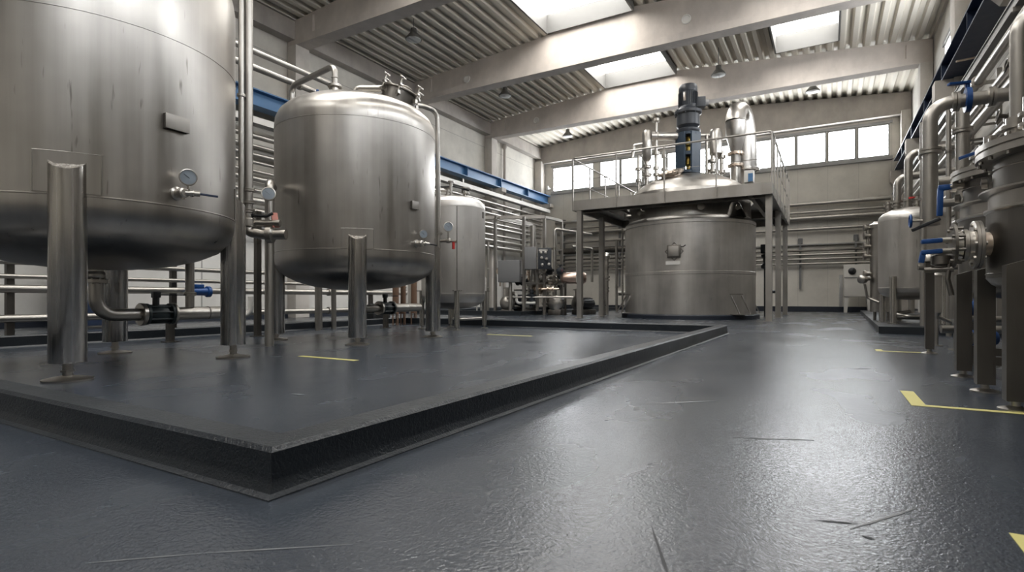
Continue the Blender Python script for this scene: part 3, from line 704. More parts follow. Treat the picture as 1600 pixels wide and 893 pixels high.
for (a, b) in (((PX0, PY0), (PX1, PY0)), ((PX1, PY0), (PX1, PY1)), ((PX1, PY1), (PX0, PY1)), ((PX0, PY1), (PX0, PY0))):
    a3, b3 = Vector((*a, 3.35)), Vector((*b, 3.35)); d = (b3 - a3).normalized(); q = Vector((-d.y, d.x, 0))
    m.bar(a3, b3, .02, .30) if abs(d.x) > .5 else m.bar(a3, b3, .02, .30)
    for z in (3.21, 3.49): m.bar(Vector((a3.x, a3.y, z)) + q * .03, Vector((b3.x, b3.y, z)) + q * .03, .07, .015)
m.build('edge_channel', 'steel_frame', pf)
m = MB()
for yy in (15.42, 19.4): m.box2((PX0 + .05, yy - .05, 3.18), (PX1 - .05, yy + .05, 3.40))
for xx in (-5.75, -1.72): m.box2((xx - .05, PY0 + .05, 3.2), (xx + .05, PY1 - .05, 3.40))
m.build('floor_beam', 'steel_dark', pf)
for x, y in ((-6.40, 15.08), (-6.44, 17.0), (-6.44, 21.5), (-1.29, 15.25), (-1.30, 18.4), (-1.30, 21.55)):
    m = MB(); m.box2((x - .075, y - .075, .012), (x + .075, y + .075, 3.25)); m.box2((x - .13, y - .13, 0), (x + .13, y + .13, .014)); m.build('post', 'steel_frame', pf)
RZ = 4.76
def railing(pts, posts, mid):
    m = MB(); m.tube([(x, y, RZ) for x, y in pts], .027, .10, 10); rail = m.build('hand_rail', 'steel_frame', pf)
    m = MB()
    for z in mid: m.tube([(x, y, z) for x, y in pts], .013, 0, 8)
    m.build('middle_rail', 'steel_frame', pf)
    for x, y in posts:
        m = MB(); m.bar((x, y, 3.2), (x, y, RZ), .05, .035); m.build('rail_post', 'steel_frame', pf)
railing([(PX0, 21.75), (PX0, PY0), (PX1, PY0), (PX1, 21.75)], [(x, PY0 - .02) for x in (-6.58, -5.24, -3.87, -2.52, -1.2)] + [(PX1 + .02, y) for y in (15.5, 16.4, 17.6, 18.8, 20.0, 20.9, 21.7)] + [(PX0 - .02, y) for y in (16.4, 17.8, 19.2, 20.6, 21.7)], (4.10,))
# ------------------------------------------------------------------ pipe runs
def pipe(label, pts, r, R=0., mat='steel_pipe', group=None, joints=(), seg=12, name='pipe', cat='pipe'):
    """one pipe run as a mesh of its own; joints = (point, axis) places with a clamp ferrule"""
    m = MB(); m.tube(pts, r, R, seg); o = tag(m.build(name, mat, None, 40), label, cat, group)
    for p, a in joints:
        j = MB(); j.lathe([(r * 1.02, -r * .5), (r * 1.45, -r * .42), (r * 1.45, -r * .06), (r * 1.3, 0), (r * 1.45, r * .06), (r * 1.45, r * .42), (r * 1.02, r * .5)], p, a, 18)
        j.build('clamp_ferrule', 'steel_fitting', o)
    return o
# risers between the first two tanks
pipe('thin upright steel pipe beside the nearest tank, bending under it at the foot', [(-5.77, 3.81, 7.9), (-5.77, 3.81, .47), (-5.76, 3.50, .44)], .032, .22, joints=[((-5.77, 3.81, 2.9), (0, 0, 1))])
rp = pipe('thick upright steel pipe right of the nearest tank, ending in a red tagged valve', [(-5.755, 3.89, 7.9), (-5.755, 3.89, 1.52)], .045, 0, joints=[((-5.755, 3.89, 1.84), (0, 0, 1)), ((-5.755, 3.89, 1.70), (0, 0, 1)), ((-5.755, 3.89, 1.60), (0, 0, 1))])
m = MB(); m.lathe([(.05, 1.40), (.085, 1.42), (.085, 1.50), (.05, 1.53)], (-5.755, 3.89, 0), (0, 0, 1), 18); m.tube([(-5.755, 3.89, 1.46), (-5.62, 3.98, 1.46), (-5.45, 4.08, 1.46)], .04, 0, 12); m.tube([(-5.755, 3.89, 1.45), (-5.755, 3.89, 1.36), (-5.62, 3.98, 1.33), (-5.40, 4.12, 1.33)], .06, .08, 14)
m.lathe([(.06, 0), (.10, .02), (.10, .08), (.06, .1)], (-5.6, 4.0, 1.33), (.85, .53, 0), 18); m.build('valve_body', 'steel_fitting', rp)
m = MB(); m.tube([(-5.755, 3.89, 1.55), (-5.55, 3.97, 1.53), (-5.50, 4.02, 1.57)], .018, .03, 8); m.build('valve_lever', 'cast_black', rp)
m = MB(); m.bar((-5.50, 4.06, 1.41), (-5.52, 4.05, 1.58), .08, .012); m.build('warning_tag', 'tag_red', rp)
gauge(rp, (-5.58, 4.02, 1.80), (.75, -.6, .1), .075, .24)
pipe('lagged elbow pipe rising behind the red tagged valve between the big tanks', [(-6.3, 4.6, 2.05), (-6.02, 4.35, 2.05), (-6.02, 4.35, 0)], .055, .12)
pipe('thin open-topped steel pipe standing at the left edge of the second big tank', [(-7.02, 5.30, .35), (-7.02, 5.30, 3.42), (-7.03, 5.35, 3.46)], .026, .03)
pipe('short pipe rising from the drain line behind the nearest tank\'s right leg', [(-5.75, 3.22, .50), (-5.75, 3.22, 1.05)], .042, 0, joints=[((-5.75, 3.22, .64), (0, 0, 1))])
# pipe on the right side of the second tank
sp = pipe('tall steel pipe looping from the manway down the right side of the second tank', [(-5.52, 6.28, 3.50), (-5.45, 6.62, 3.58), (-5.36, 6.88, 3.56), (-5.34, 6.90, .60), (-5.5, 6.86, .50)], .036, .15, joints=[((-5.34, 6.90, 1.62), (0, 0, 1)), ((-5.34, 6.90, .9), (0, 0, 1))])
m = MB(); m.tube([(-5.34, 6.90, 1.50), (-5.20, 6.90, 1.50), (-5.02, 6.92, 1.48)], .022, 0, 10); m.lathe([(.03, 0), (.04, .02), (.04, .06), (.03, .08)], (-5.2, 6.9, 1.50), (1, .1, 0), 14); m.build('branch', 'steel_fitting', sp)
m = MB(); m.bar((-5.06, 6.90, 1.47), (-5.06, 6.90, 1.36), .04, .03, .006); m.build('valve_handle', 'red_plastic', sp)
gauge(sp, (-5.13, 6.86, 1.71), (.6, -.75, .1), .075, .2)
# pair of pipes high over the left wall aisle, ending above the second tank
pipe('upper of two parallel pipes running above the blue beam toward the second tank', [(-8.4, -2.0, 4.77), (-8.4, 7.45, 4.77), (-8.4, 7.5, 0)], .05, .12)
pipe('lower of two parallel pipes running above the blue beam toward the second tank', [(-8.4, -2.0, 4.50), (-8.4, 7.1, 4.50), (-8.4, 7.15, 0)], .055, .12, joints=[((-8.4, 6.7, 4.50), (0, 1, 0))])
m = MB()
m.cyl((-8.1, 6.85, 0), (-8.1, 6.85, 4.18), .05, 12); m.tube([(-8.1, 6.85, 4.15), (-7.8, 6.95, 4.15)], .035, 0, 10); m.lathe([(.05, 0), (.08, .02), (.08, .08), (.05, .1)], (-8.1, 6.85, 3.9), (0, 0, 1), 16)
o = tag(m.build('valve_stub', 'steel_fitting'), 'pipe stub with blue levers behind the left top of the second tank', 'valve')
m = MB(); m.bar((-8.06, 6.8, 4.0), (-7.95, 6.85, 3.75), .04, .03); m.bar((-8.1, 6.85, 4.2), (-8.1, 6.85, 4.42), .04, .03); m.build('lever', 'valve_blue', o)
# left wall rack, listed from the top
m = MB(); m.box2((-13.52, -6, 5.27), (-13.22, 27.0, 5.42)); m.box2((-13.50, -6, 5.42), (-13.24, 27.0, 5.45)); tag(m.build('cable_tray', 'white_paint'), 'white closed cable tray running just below the blue beam on the left wall', 'cable tray')
LR = [(5.00, .075, -13.5), (4.70, .055, -13.4), (4.46, .065, -13.4), (4.26, .05, -13.4), (4.02, .05, -13.4), (3.82, .075, -13.4), (3.50, .055, -13.4), (3.25, .10, -13.5), (2.95, .085, -13.45)]
for i, (z, r, x) in enumerate(LR):
    pipe('%s steel pipe from the top in the left wall rack below the white tray' % ORD[i], [(x, -6, z), (x, 26.6 - .1 * i, z)], r, 0, 'steel_pipe', 'pipes of the left wall rack')
for b in (-2.5, 2.8, 8.3, 13.8, 19.3, 24.5):
    m = MB(); m.box2((-13.70, b - .04, 2.7), (-13.62, b + .04, 5.75)); m.box2((XL - .01, b - .03, 3.0), (-13.62, b + .03, 3.08)); m.box2((XL - .01, b - .03, 5.0), (-13.62, b + .03, 5.08))
    for z, r, x in LR: m.box2((-13.66, b - .025, z - r - .05), (-13.25, b + .025, z - r))
    m.box2((-13.66, b - .025, 5.22), (-13.2, b + .025, 5.27)); m.build('pipe_bracket', 'steel_frame')
BN = ['nearest to the camera', 'second nearest the camera', 'third along the rack', 'fourth along the rack', 'fifth along the rack', 'farthest by the back wall']
for b, o in enumerate([x for x in bpy.data.objects if x.name.startswith('pipe_bracket')]):
    tag(o, 'upright bracket holding the left wall pipe rack, ' + BN[b], 'bracket', 'left wall rack brackets')
# low pipe rack behind the bund on the left
LOW = [(1.06, .035, 'topmost'), (.875, .03, 'second'), (.715, .052, 'third and thick'), (.335, .05, 'lowest')]
for z, r, w in LOW:
    pipe('%s pipe of the low rack behind the bund, seen under the nearest tank' % w, [(-9.0, -5.0, z), (-9.0, 10.3, z)], r, 0, 'steel_pipe', 'pipes of the low rack behind the bund', [((-9.0, 3.4, z), (0, 1, 0)), ((-9.0, 7.9, z), (0, 1, 0))])
def post_things(items):
    for (x, y, h, lab, arms) in items:
        m = MB(); m.box2((x - .04, y - .04, .01), (x + .04, y + .04, h)); m.box2((x - .08, y - .08, 0), (x + .08, y + .08, .012))
        for z in arms: m.box2((x - .05, y - .03, z - .04), (x + .06, y + .03, z))
        tag(m.build('support_post', 'steel_dark'), lab, 'post', 'pipe support posts behind the tanks')
post_things([(-9.10, 2.81, 1.15, 'square rack post at the far left edge, behind the low pipes', ()), (-9.10, 4.83, 1.15, 'square rack post behind the gap between the two big tanks', ()),
             (-9.10, 9.2, 1.15, 'square rack post seen under the middle of the second tank', ()), (-7.70, 4.05, .40, 'short square post carrying the drain line under the nearest tank', ()),
             (-7.69, 5.35, 1.95, 'tall square post between the nearest tank and the second tank', (1.5,)), (-7.6, 8.1, .42, 'short post under the drain line of the second tank', ())])
pipe('thin upright pipe with a drop valve crossing the low rack at the far left', [(-8.92, 1.75, 1.0), (-8.92, 1.75, .42)], .024, 0, 'steel_dark', None, [((-8.92, 1.75, .80), (0, 0, 1)), ((-8.92, 1.75, .60), (0, 0, 1)), ((-8.92, 1.75, .45), (0, 0, 1))])
pipe('slim upright pipe just left of the second tank, behind the tall square post', [(-8.3, 6.05, .35), (-8.3, 6.05, 2.0)], .04, 0, 'steel_dark', None, [((-8.3, 6.05, .9), (0, 0, 1))])
pipe('pale hooked drain pipe lying low between the two big tanks', [(-9.3, 4.05, 0), (-9.3, 4.2, .30), (-8.6, 5.55, .30), (-8.45, 5.75, .30), (-8.45, 5.75, .62)], .045, .12, 'white_paint')
m = MB(); m.lathe([(.08, -.01), (.10, 0), (.10, .05), (.06, .06), (.065, .30), (.09, .31), (.09, .36), (.07, .37)], (-8.90, 4.95, .70), (0, 1, 0), 20); m.box((-8.9, 5.12, .79), (.08, .16, .06), None, .01)
tag(m.build('blue_pump', 'valve_blue'), 'small blue motor pump on the low rack, seen right of the nearest tank\'s outlet', 'pump')
m = MB(); m.box((-12.9, 5.2, 1.0), (.7, 1.1, 1.9), None, .02); c = tag(m.build('control_cabinet', 'beam_navy'), 'dark navy cabinet at the left wall, in the gap between the big tanks', 'cabinet')
m = MB()
for z in (.8, 1.1, 1.4): m.box((-12.53, 5.2, z), (.03, .9, .10), None, .005)
m.build('vent_panel', 'valve_blue', c)
m = MB(); m.box((-13.0, 2.0, 1.05), (.6, .8, 2.1), None, .02); c = tag(m.build('control_cabinet', 'beam_navy'), 'dark tall cabinet at the left wall, seen under the nearest tank', 'cabinet')
m = MB(); m.box((-12.69, 2.0, 1.1), (.02, .7, 1.9), None, .004); m.build('door_panel', 'dark_grey_paint', c)
# clutter seen under the second tank: brown pipes, pale column bits
for i, (x, y, r, h) in enumerate(((-8.2, 9.05, .07, 1.3), (-8.25, 9.35, .06, 1.25), (-8.15, 9.6, .07, 1.35))):
    m = MB(); m.cyl((x, y, .25), (x, y, h), r, 14); m.lathe([(r, 0), (r * 1.5, .02), (r * 1.5, .07), (r, .09)], (x, y, h - .05), (0, 0, 1), 16)
    for k in range(3): m.cyl((x + r * .9 * math.cos(k * 2.09), y + r * .9 * math.sin(k * 2.09), 0), (x + r * .9 * math.cos(k * 2.09), y + r * .9 * math.sin(k * 2.09), .3), .015, 6)
    tag(m.build('filter_column', 'brown_pipe'), '%s brown filter column standing behind the right leg of the second tank' % ['left', 'middle', 'right'][i], 'filter', 'brown filter columns')
m = MB(); m.box((-8.9, 9.1, .14), (.5, .55, .24), None, .03); m.lathe([(.12, 0), (.13, .02), (.13, .36), (.10, .38)], (-8.9, 8.95, .34), (0, 1, 0), 20); m.cyl((-8.9, 8.8, .34), (-8.9, 8.95, .34), .07, 14)
tag(m.build('floor_pump', 'cast_black'), 'black pump on the floor behind the second tank\'s drain valve', 'pump')
# ------------------------------------------------------------------ process skid in the far bund
sx, sy = -8.9, 16.0
fr = root('process_skid', 'open square tube frame of the process skid left of the platform', 'skid', (-9.2, 16.3, 0))
def tubebar(a, b, w=.09, mat='steel_frame', nm='frame_bar'): m = MB(); m.bar(a, b, w, w); return m.build(nm, mat, fr)
FT = 3.42
for p in ((-9.98, 16.05), (-8.98, 16.3), (-8.55, 17.0), (-9.9, 18.6), (-8.45, 18.2)): tubebar((*p, 0), (*p, FT - .05))
tubebar((-10.6, 16.0, FT), (-8.55, 17.0, FT), .12); tubebar((-8.55, 17.0, FT), (-8.45, 18.2, FT)); tubebar((-9.98, 16.05, FT - .02), (-9.9, 18.6, FT - .02)); tubebar((-8.45, 18.2, 1.1), (-8.55, 17.0, 1.1), .07); tubebar((-8.98, 16.3, 1.1), (-8.55, 17.0, 1.1), .07)
tubebar((-8.55, 17.0, 2.35), (-8.45, 18.2, 2.35), .06)
c = root('control_box', 'wide grey control box mounted on the process skid frame', 'control box', (-9.35, 16.1, 1.15))
m = MB(); m.box((-9.38, 16.02, 1.50), (.75, .36, .74), Matrix.Rotation(.32, 3, 'Z'), .015); m.build('housing', 'dark_grey_paint', c)
m = MB(); m.box((-9.02, 16.02, 1.72), (.08, .10, .12), Matrix.Rotation(.32, 3, 'Z'), .01); m.build('switch', 'cast_black', c)
m = MB(); m.cyl((-9.4, 16.1, .16), (-9.4, 16.1, 1.15), .06, 12); m.build('stand', 'steel_frame', c)
c = root('control_box', 'dark backed control box with dials standing higher on the process skid', 'control box', (-8.7, 16.7, 1.5))
m = MB(); m.box((-8.84, 16.50, 1.95), (.40, .5, .76), Matrix.Rotation(.5, 3, 'Z'), .015); m.build('housing', 'dark_grey_paint', c)
m = MB(); m.box((-8.40, 16.72, 1.95), (.46, .07, .72), Matrix.Rotation(.5, 3, 'Z'), .01); m.build('door', 'motor_grey', c)
m = MB()
for q in ((-.12, .20), (.02, .20), (-.1, 0.02), (.05, -.02), (.12, -.2), (-.08, -.22)): m.lathe([(.05, 0), (.05, .03), (0, .04)], (-8.36 + q[0], 16.66 + q[0] * .55, 1.95 + q[1]), (.48, -.88, 0), 12)
m.box((-8.42, 16.66, 2.23), (.30, .02, .06), Matrix.Rotation(.5, 3, 'Z')); m.build('dial', 'steel_fitting', c)
m = MB(); m.bar((-8.7, 16.75, .15), (-8.7, 16.75, 1.6), .08, .08); m.build('stand', 'steel_frame', c)
hv = root('horizontal_vessel', 'small copper toned horizontal vessel on the skid, left of the platform post', 'vessel', (-7.9, 17.9, 0))
m = MB(); m.lathe([(0, -.06), (.15, -.03), (.20, .05), (.21, .75), (.15, .84), (0, .87)], (-8.15, 17.6, 1.30), (.9, .44, 0), 24); m.build('drum', 'copper_vessel', hv)
m = MB()
for p in ((-8.0, 17.55), (-7.55, 17.78)): m.bar((p[0], p[1], 0), (p[0], p[1], 1.15), .06, .06)
m.build('stand', 'steel_dark', hv)
m = MB(); m.torus((-8.18, 17.45, 1.55), .09, .016, (.3, -.9, 0), 18, 6); m.build('handwheel', 'red_plastic', hv)
def skid_part(n, mt, f):
    m = MB(); f(m); m.build(n, mt, fr)
rnd = random.Random(3)
for k in range(22):
    x, y, z = rnd.uniform(-9.9, -8.2), rnd.uniform(16.6, 18.6), rnd.choice((.35, .6, .9, 1.2, 1.55)); r = rnd.uniform(.06, .12); a = rnd.uniform(0, PI)
    dv = Vector((math.cos(a), math.sin(a), 0)) if k % 3 else Vector((0, 0, 1))
    skid_part('valve', ['steel_fitting', 'cast_black', 'motor_grey', 'steel_weld'][k % 4], lambda m: (m.lathe([(r * .5, -.3), (r * .55, -.12), (r * 1.5, -.11), (r * 1.5, -.07), (r, -.06), (r * 1.1, 0), (r, .06), (r * 1.5, .07), (r * 1.5, .11), (r * .55, .12), (r * .5, .3)], (x, y, z), dv, 14), m.cyl((x, y, z), (x + .02, y - .03, z + .2), r * .3, 8), m.lathe([(r * 1.1, 0), (r * 1.1, .03), (0, .04)], (x + .02, y - .03, z + .19), (0, 0, 1), 12)))
for k, (a, b, r) in enumerate((((-9.8, 16.7, .3), (-8.3, 17.5, .3), .05), ((-9.9, 17.2, .9), (-8.5, 17.9, .9), .045), ((-9.7, 17.6, .2), (-9.7, 17.6, 2.2), .04), ((-9.3, 17.8, .2), (-9.3, 17.8, 2.7), .05), ((-8.7, 18.2, .2), (-8.7, 18.2, 3.0), .045), ((-9.9, 18.0, 1.5), (-8.45, 18.2, 1.5), .06), ((-8.55, 17.1, .6), (-8.47, 18.1, .6), .04))):
    skid_part('pipe', ('steel_pipe', 'steel_frame')[k % 2], lambda m: m.tube([a, b], r, 0, 10))
for k, (x, y) in enumerate(((-9.55, 17.0), (-8.85, 17.4), (-9.2, 18.3))):
    skid_part('motor', ('cast_black', 'motor_grey', 'motor_blue')[k], lambda m: (m.lathe([(.10, 0), (.15, .03), (.15, .42), (.12, .46), (0, .48)], (x, y, .28), (.8, .5, 0), 18), m.box((x + .18, y + .1, .12), (.3, .3, .1))))
def small_pump(x, y, z, rot, label, body, s=1.):
    c = root('skid_pump', label, 'pump', (x, y, z), 'pumps on the process skid')
    M = Matrix.Translation((x, y, z)) @ Matrix.Rotation(rot, 4, 'Z') @ Matrix.Scale(s, 4)
    def b(mb, n, mt, par): bmesh.ops.transform(mb.bm, matrix=M, verts=mb.bm.verts[:]); return mb.build(n, mt, par)
    m = MB(); m.lathe([(.09, 0), (.11, .02), (.11, .30), (.09, .33), (0, .34)], (0, 0, .22), (0, 1, 0), 18)
    for k in range(12): m.bar((.115 * math.cos(k * PI / 6), .03, .22 + .115 * math.sin(k * PI / 6)), (.115 * math.cos(k * PI / 6), .28, .22 + .115 * math.sin(k * PI / 6)), .02, .012)
    b(m, 'motor', body, c)
    m = MB(); m.lathe([(0, -.16), (.09, -.15), (.14, -.12), (.14, -.04), (.08, 0)], (0, 0, .22), (0, 1, 0), 20); m.cyl((0, -.1, .3), (0, -.1, .5), .04, 12); m.lathe([(.07, 0), (.07, .03)], (0, -.1, .48), (0, 0, 1), 14); b(m, 'pump_head', 'steel_fitting', c)
    m = MB(); m.box((0, .1, .05), (.24, .45, .10), None, .01); b(m, 'base', 'steel_dark', c)
small_pump(-9.75, 16.5, 0, .5, 'grey skid pump below the wide control box, left end', 'motor_grey', 1.9)
small_pump(-9.2, 16.9, 0, 1.1, 'blue skid pump on the floor below the dial box', 'beam_navy', 2.1)
small_pump(-8.3, 17.4, 0, .2, 'black skid pump beneath the copper toned horizontal vessel', 'cast_black', 1.9)
small_pump(-7.75, 18.3, 0, -.4, 'black skid pump between the two left posts of the platform', 'cast_black', 1.8)
small_pump(-8.75, 17.2, 1.14, .9, 'small pump raised on the skid cross bar beside the frame', 'motor_grey', .9)
skp = [('white hooked pipe low on the skid under the wide control box', [(-9.5, 16.3, .75), (-9.3, 16.35, .75), (-9.3, 16.35, .42), (-8.7, 16.6, .42)], .05, 'white_paint'),
       ('upright pipe of the skid rising behind the wide control box', [(-9.15, 16.6, .1), (-9.15, 16.6, 3.2)], .045, 'steel_pipe'),
       ('fat upright pipe of the skid right of the wide control box', [(-9.0, 17.0, .1), (-9.0, 17.0, 3.15)], .10, 'steel_pipe'),
       ('slim upright pipe with side valves at the left end of the skid', [(-10.5, 16.4, .1), (-10.5, 16.4, 2.6)], .04, 'steel_frame'),
       ('bright elbow pipe at the top right of the skid frame', [(-8.4, 17.5, 1.3), (-8.4, 17.5, 3.05), (-7.6, 19.0, 2.95)], .05, 'steel_pipe'),
       ('lower bright elbow pipe at the right of the skid frame', [(-8.2, 18.6, 2.5), (-7.7, 19.3, 2.45), (-7.7, 19.3, 1.2)], .05, 'steel_pipe'),
       ('white upright pipe just left of the platform\'s front left post', [(-6.95, 16.2, 1.1), (-6.95, 16.2, 2.75)], .055, 'white_paint'),
       ('horizontal pipe crossing the skid at knee height', [(-9.6, 16.15, .62), (-8.3, 16.9, .62), (-7.6, 17.3, .62)], .035, 'steel_pipe'),
       ('hooked thin pipe between the reactor and the platform\'s left posts', [(-6.0, 18.6, .2), (-6.0, 18.6, 2.1), (-5.6, 18.9, 2.25), (-5.6, 18.9, .2)], .05, 'steel_frame'),
       ('upright valve pipe behind the platform\'s second left post', [(-6.35, 18.2, .1), (-6.35, 18.2, 2.6)], .045, 'steel_pipe'),
       ('short steel manifold pipe left of the reactor base', [(-6.5, 18.8, .75), (-5.55, 19.2, .75)], .07, 'steel_pipe'),
       ('slim upright pipe left of the reactor shell', [(-5.9, 17.5, .05), (-5.9, 17.5, 2.9)], .03, 'steel_frame')]
for lab, pts, r, mt in skp:
    a, b = Vector(pts[0]), Vector(pts[1]); d = (b - a).normalized()
    pipe(lab, pts, r, .1, mt, None, [(a.lerp(b, .35), d), (a.lerp(b, .62), d)])
m = MB()
for z, s in ((.9, .10), (1.3, .12), (1.75, .10)): m.lathe([(s * .5, -.09), (s, -.08), (s, -.03), (s * .55, -.02), (s * .55, .02), (s, .03), (s, .08), (s * .5, .09)], (-6.9, 18.7, z), (0, 0, 1), 16)
m.cyl((-6.9, 18.7, 0), (-6.9, 18.7, 2.0), .07, 14); m.lathe([(.12, 0), (.13, .1), (.05, .22), (0, .24)], (-6.9, 18.7, 2.0), (0, 0, 1), 16)
tag(m.build('valve_column', 'steel_fitting'), 'stacked valve column seen between the two left platform posts', 'valve')
m = MB(); m.lathe([(.19, 0), (.20, .02), (.20, .85), (.15, .95), (0, .98)], (-10.95, 16.6, .45), (0, 0, 1), 20)
for k in range(3): m.cyl((-10.95 + .15 * math.cos(k * 2.09), 16.6 + .15 * math.sin(k * 2.09), 0), (-10.95 + .15 * math.cos(k * 2.09), 16.6 + .15 * math.sin(k * 2.09), .5), .025, 8)
dr = tag(m.build('dosing_drum', 'cream_cabinet'), 'cream dosing drum with a black hose, right beside the slim third tank', 'drum')
m = MB(); m.tube([(-10.95, 16.42, 1.1), (-10.7, 16.2, 1.15), (-10.6, 16.1, .8), (-10.85, 16.15, .55)], .03, .1, 8); m.build('hose', 'rubber', dr)
m = MB(); m.lathe([(.10, 0), (.12, .02), (.12, .07), (.09, .08), (0, .08)], (-9.75, 15.98, 1.52), (-.2, -1, 0), 18); m.cyl((-9.75, 16.0, 1.0), (-9.75, 16.0, 1.6), .03, 8); o = tag(m.build('round_meter', 'steel_weld'), 'round brownish meter at the left end of the wide control box', 'meter')
# valve stack right of the reactor, behind the platform posts
m = MB(); m.cyl((-1.75, 19.6, 0), (-1.75, 19.6, 1.6), .06, 12); m.lathe([(.08, 0), (.15, .03), (.15, .12), (.08, .2), (.08, .35), (.14, .38), (.14, .46), (.05, .5)], (-1.75, 19.6, 1.55), (0, 0, 1), 16); m.box((-1.75, 19.6, 2.2), (.3, .25, .3), None, .03); m.tube([(-1.75, 19.6, .8), (-1.5, 19.8, .8)], .05, 0, 10)
tag(m.build('valve_column', 'cast_black'), 'black valve column right of the reactor, behind the platform posts', 'valve')
# ------------------------------------------------------------------ back wall pipes
for i, (z, r) in enumerate(((4.72, .085), (4.36, .06), (4.10, .10), (3.62, .07))):
    pipe('%s pipe from the top in the upper bundle along the back wall' % ORD[i], [(-13.0 + .05 * i, YB - .28, z), (2.25, YB - .28, z)], r, 0, 'steel_pipe', 'upper pipes on the back wall')
for i, (z, r, mt) in enumerate(((2.68, .05, 'steel_dark'), (2.50, .055, 'steel_pipe'), (2.31, .05, 'steel_pipe'), (2.10, .05, 'steel_pipe'))):
    pipe('%s pipe from the top in the lower bundle along the back wall' % ORD[i], [(-13.0, YB - .22, z), (1.9, YB - .22, z)], r, 0, mt, 'lower pipes on the back wall')
pipe('thick lagged pipe low behind the process skid on the back wall', [(-12.8, YB - .165, 3.15), (-6.2, YB - .165, 3.15)], .16, 0, 'steel_dark')
m = MB(); m.box2((-13, YB - .16, 2.92), (1.8, YB - .02, 2.97)); tag(m.build('cable_tray', 'grey_paint'), 'thin grey cable ledge above the lower pipes on the back wall', 'cable tray')
for i, (x, z0, z1) in enumerate(((-12.6, 1.2, 4.9), (-9.4, 1.2, 4.9), (-6.2, 1.2, 4.9), (-1.05, 1.0, 3.25), (1.05, 1.8, 3.3))):
    m = MB(); m.box2((x - .04, YB - .14, z0), (x + .04, YB - .004, z1)); m.box2((x - .025, YB - .36, 2.02), (x + .025, YB - .1, 2.05))
    m.box2((x - .09, YB - .1, z1 - .25), (x + .09, YB - .004, z1))
    tag(m.build('pipe_bracket', 'dark_grey_paint'), 'dark upright pipe bracket on the back wall, %s from the left' % ORD[i], 'bracket', 'back wall brackets')
for i, (x, z) in enumerate(((-12.0, 1.0), (-7.5, 1.5))):
    pass
cb = root('switch_cabinet', 'cream switch cabinet on splayed feet against the back wall', 'cabinet', (1.05, 26.2, 0))
m = MB(); m.box((1.05, 26.25, 1.30), (.95, .6, 1.30), None, .02); m.build('housing', 'cream_cabinet', cb)
m = MB(); m.box((1.05, 25.94, 1.42), (.93, .02, .03)); m.build('panel_gap', 'dark_grey_paint', cb)
m = MB(); m.lathe([(.13, 0), (.14, .02), (.10, .08), (.06, .12), (0, .13)], (.86, 25.95, 1.68), (0, -1, 0), 18); m.build('rotary_switch', 'cast_black', cb)
for s in (-1, 1):
    m = MB(); m.prism([(1.05 + s * .47, .66), (1.05 + s * .30, .66), (1.05 + s * .36, 0), (1.05 + s * .47, 0)], 26.0, 26.5, 'y'); m.build('foot', 'cream_cabinet', cb)
m = MB(); m.box((.48, 26.25, .9), (.12, .4, 1.3), None, .02); m.build('side_duct', 'grey_paint', cb)
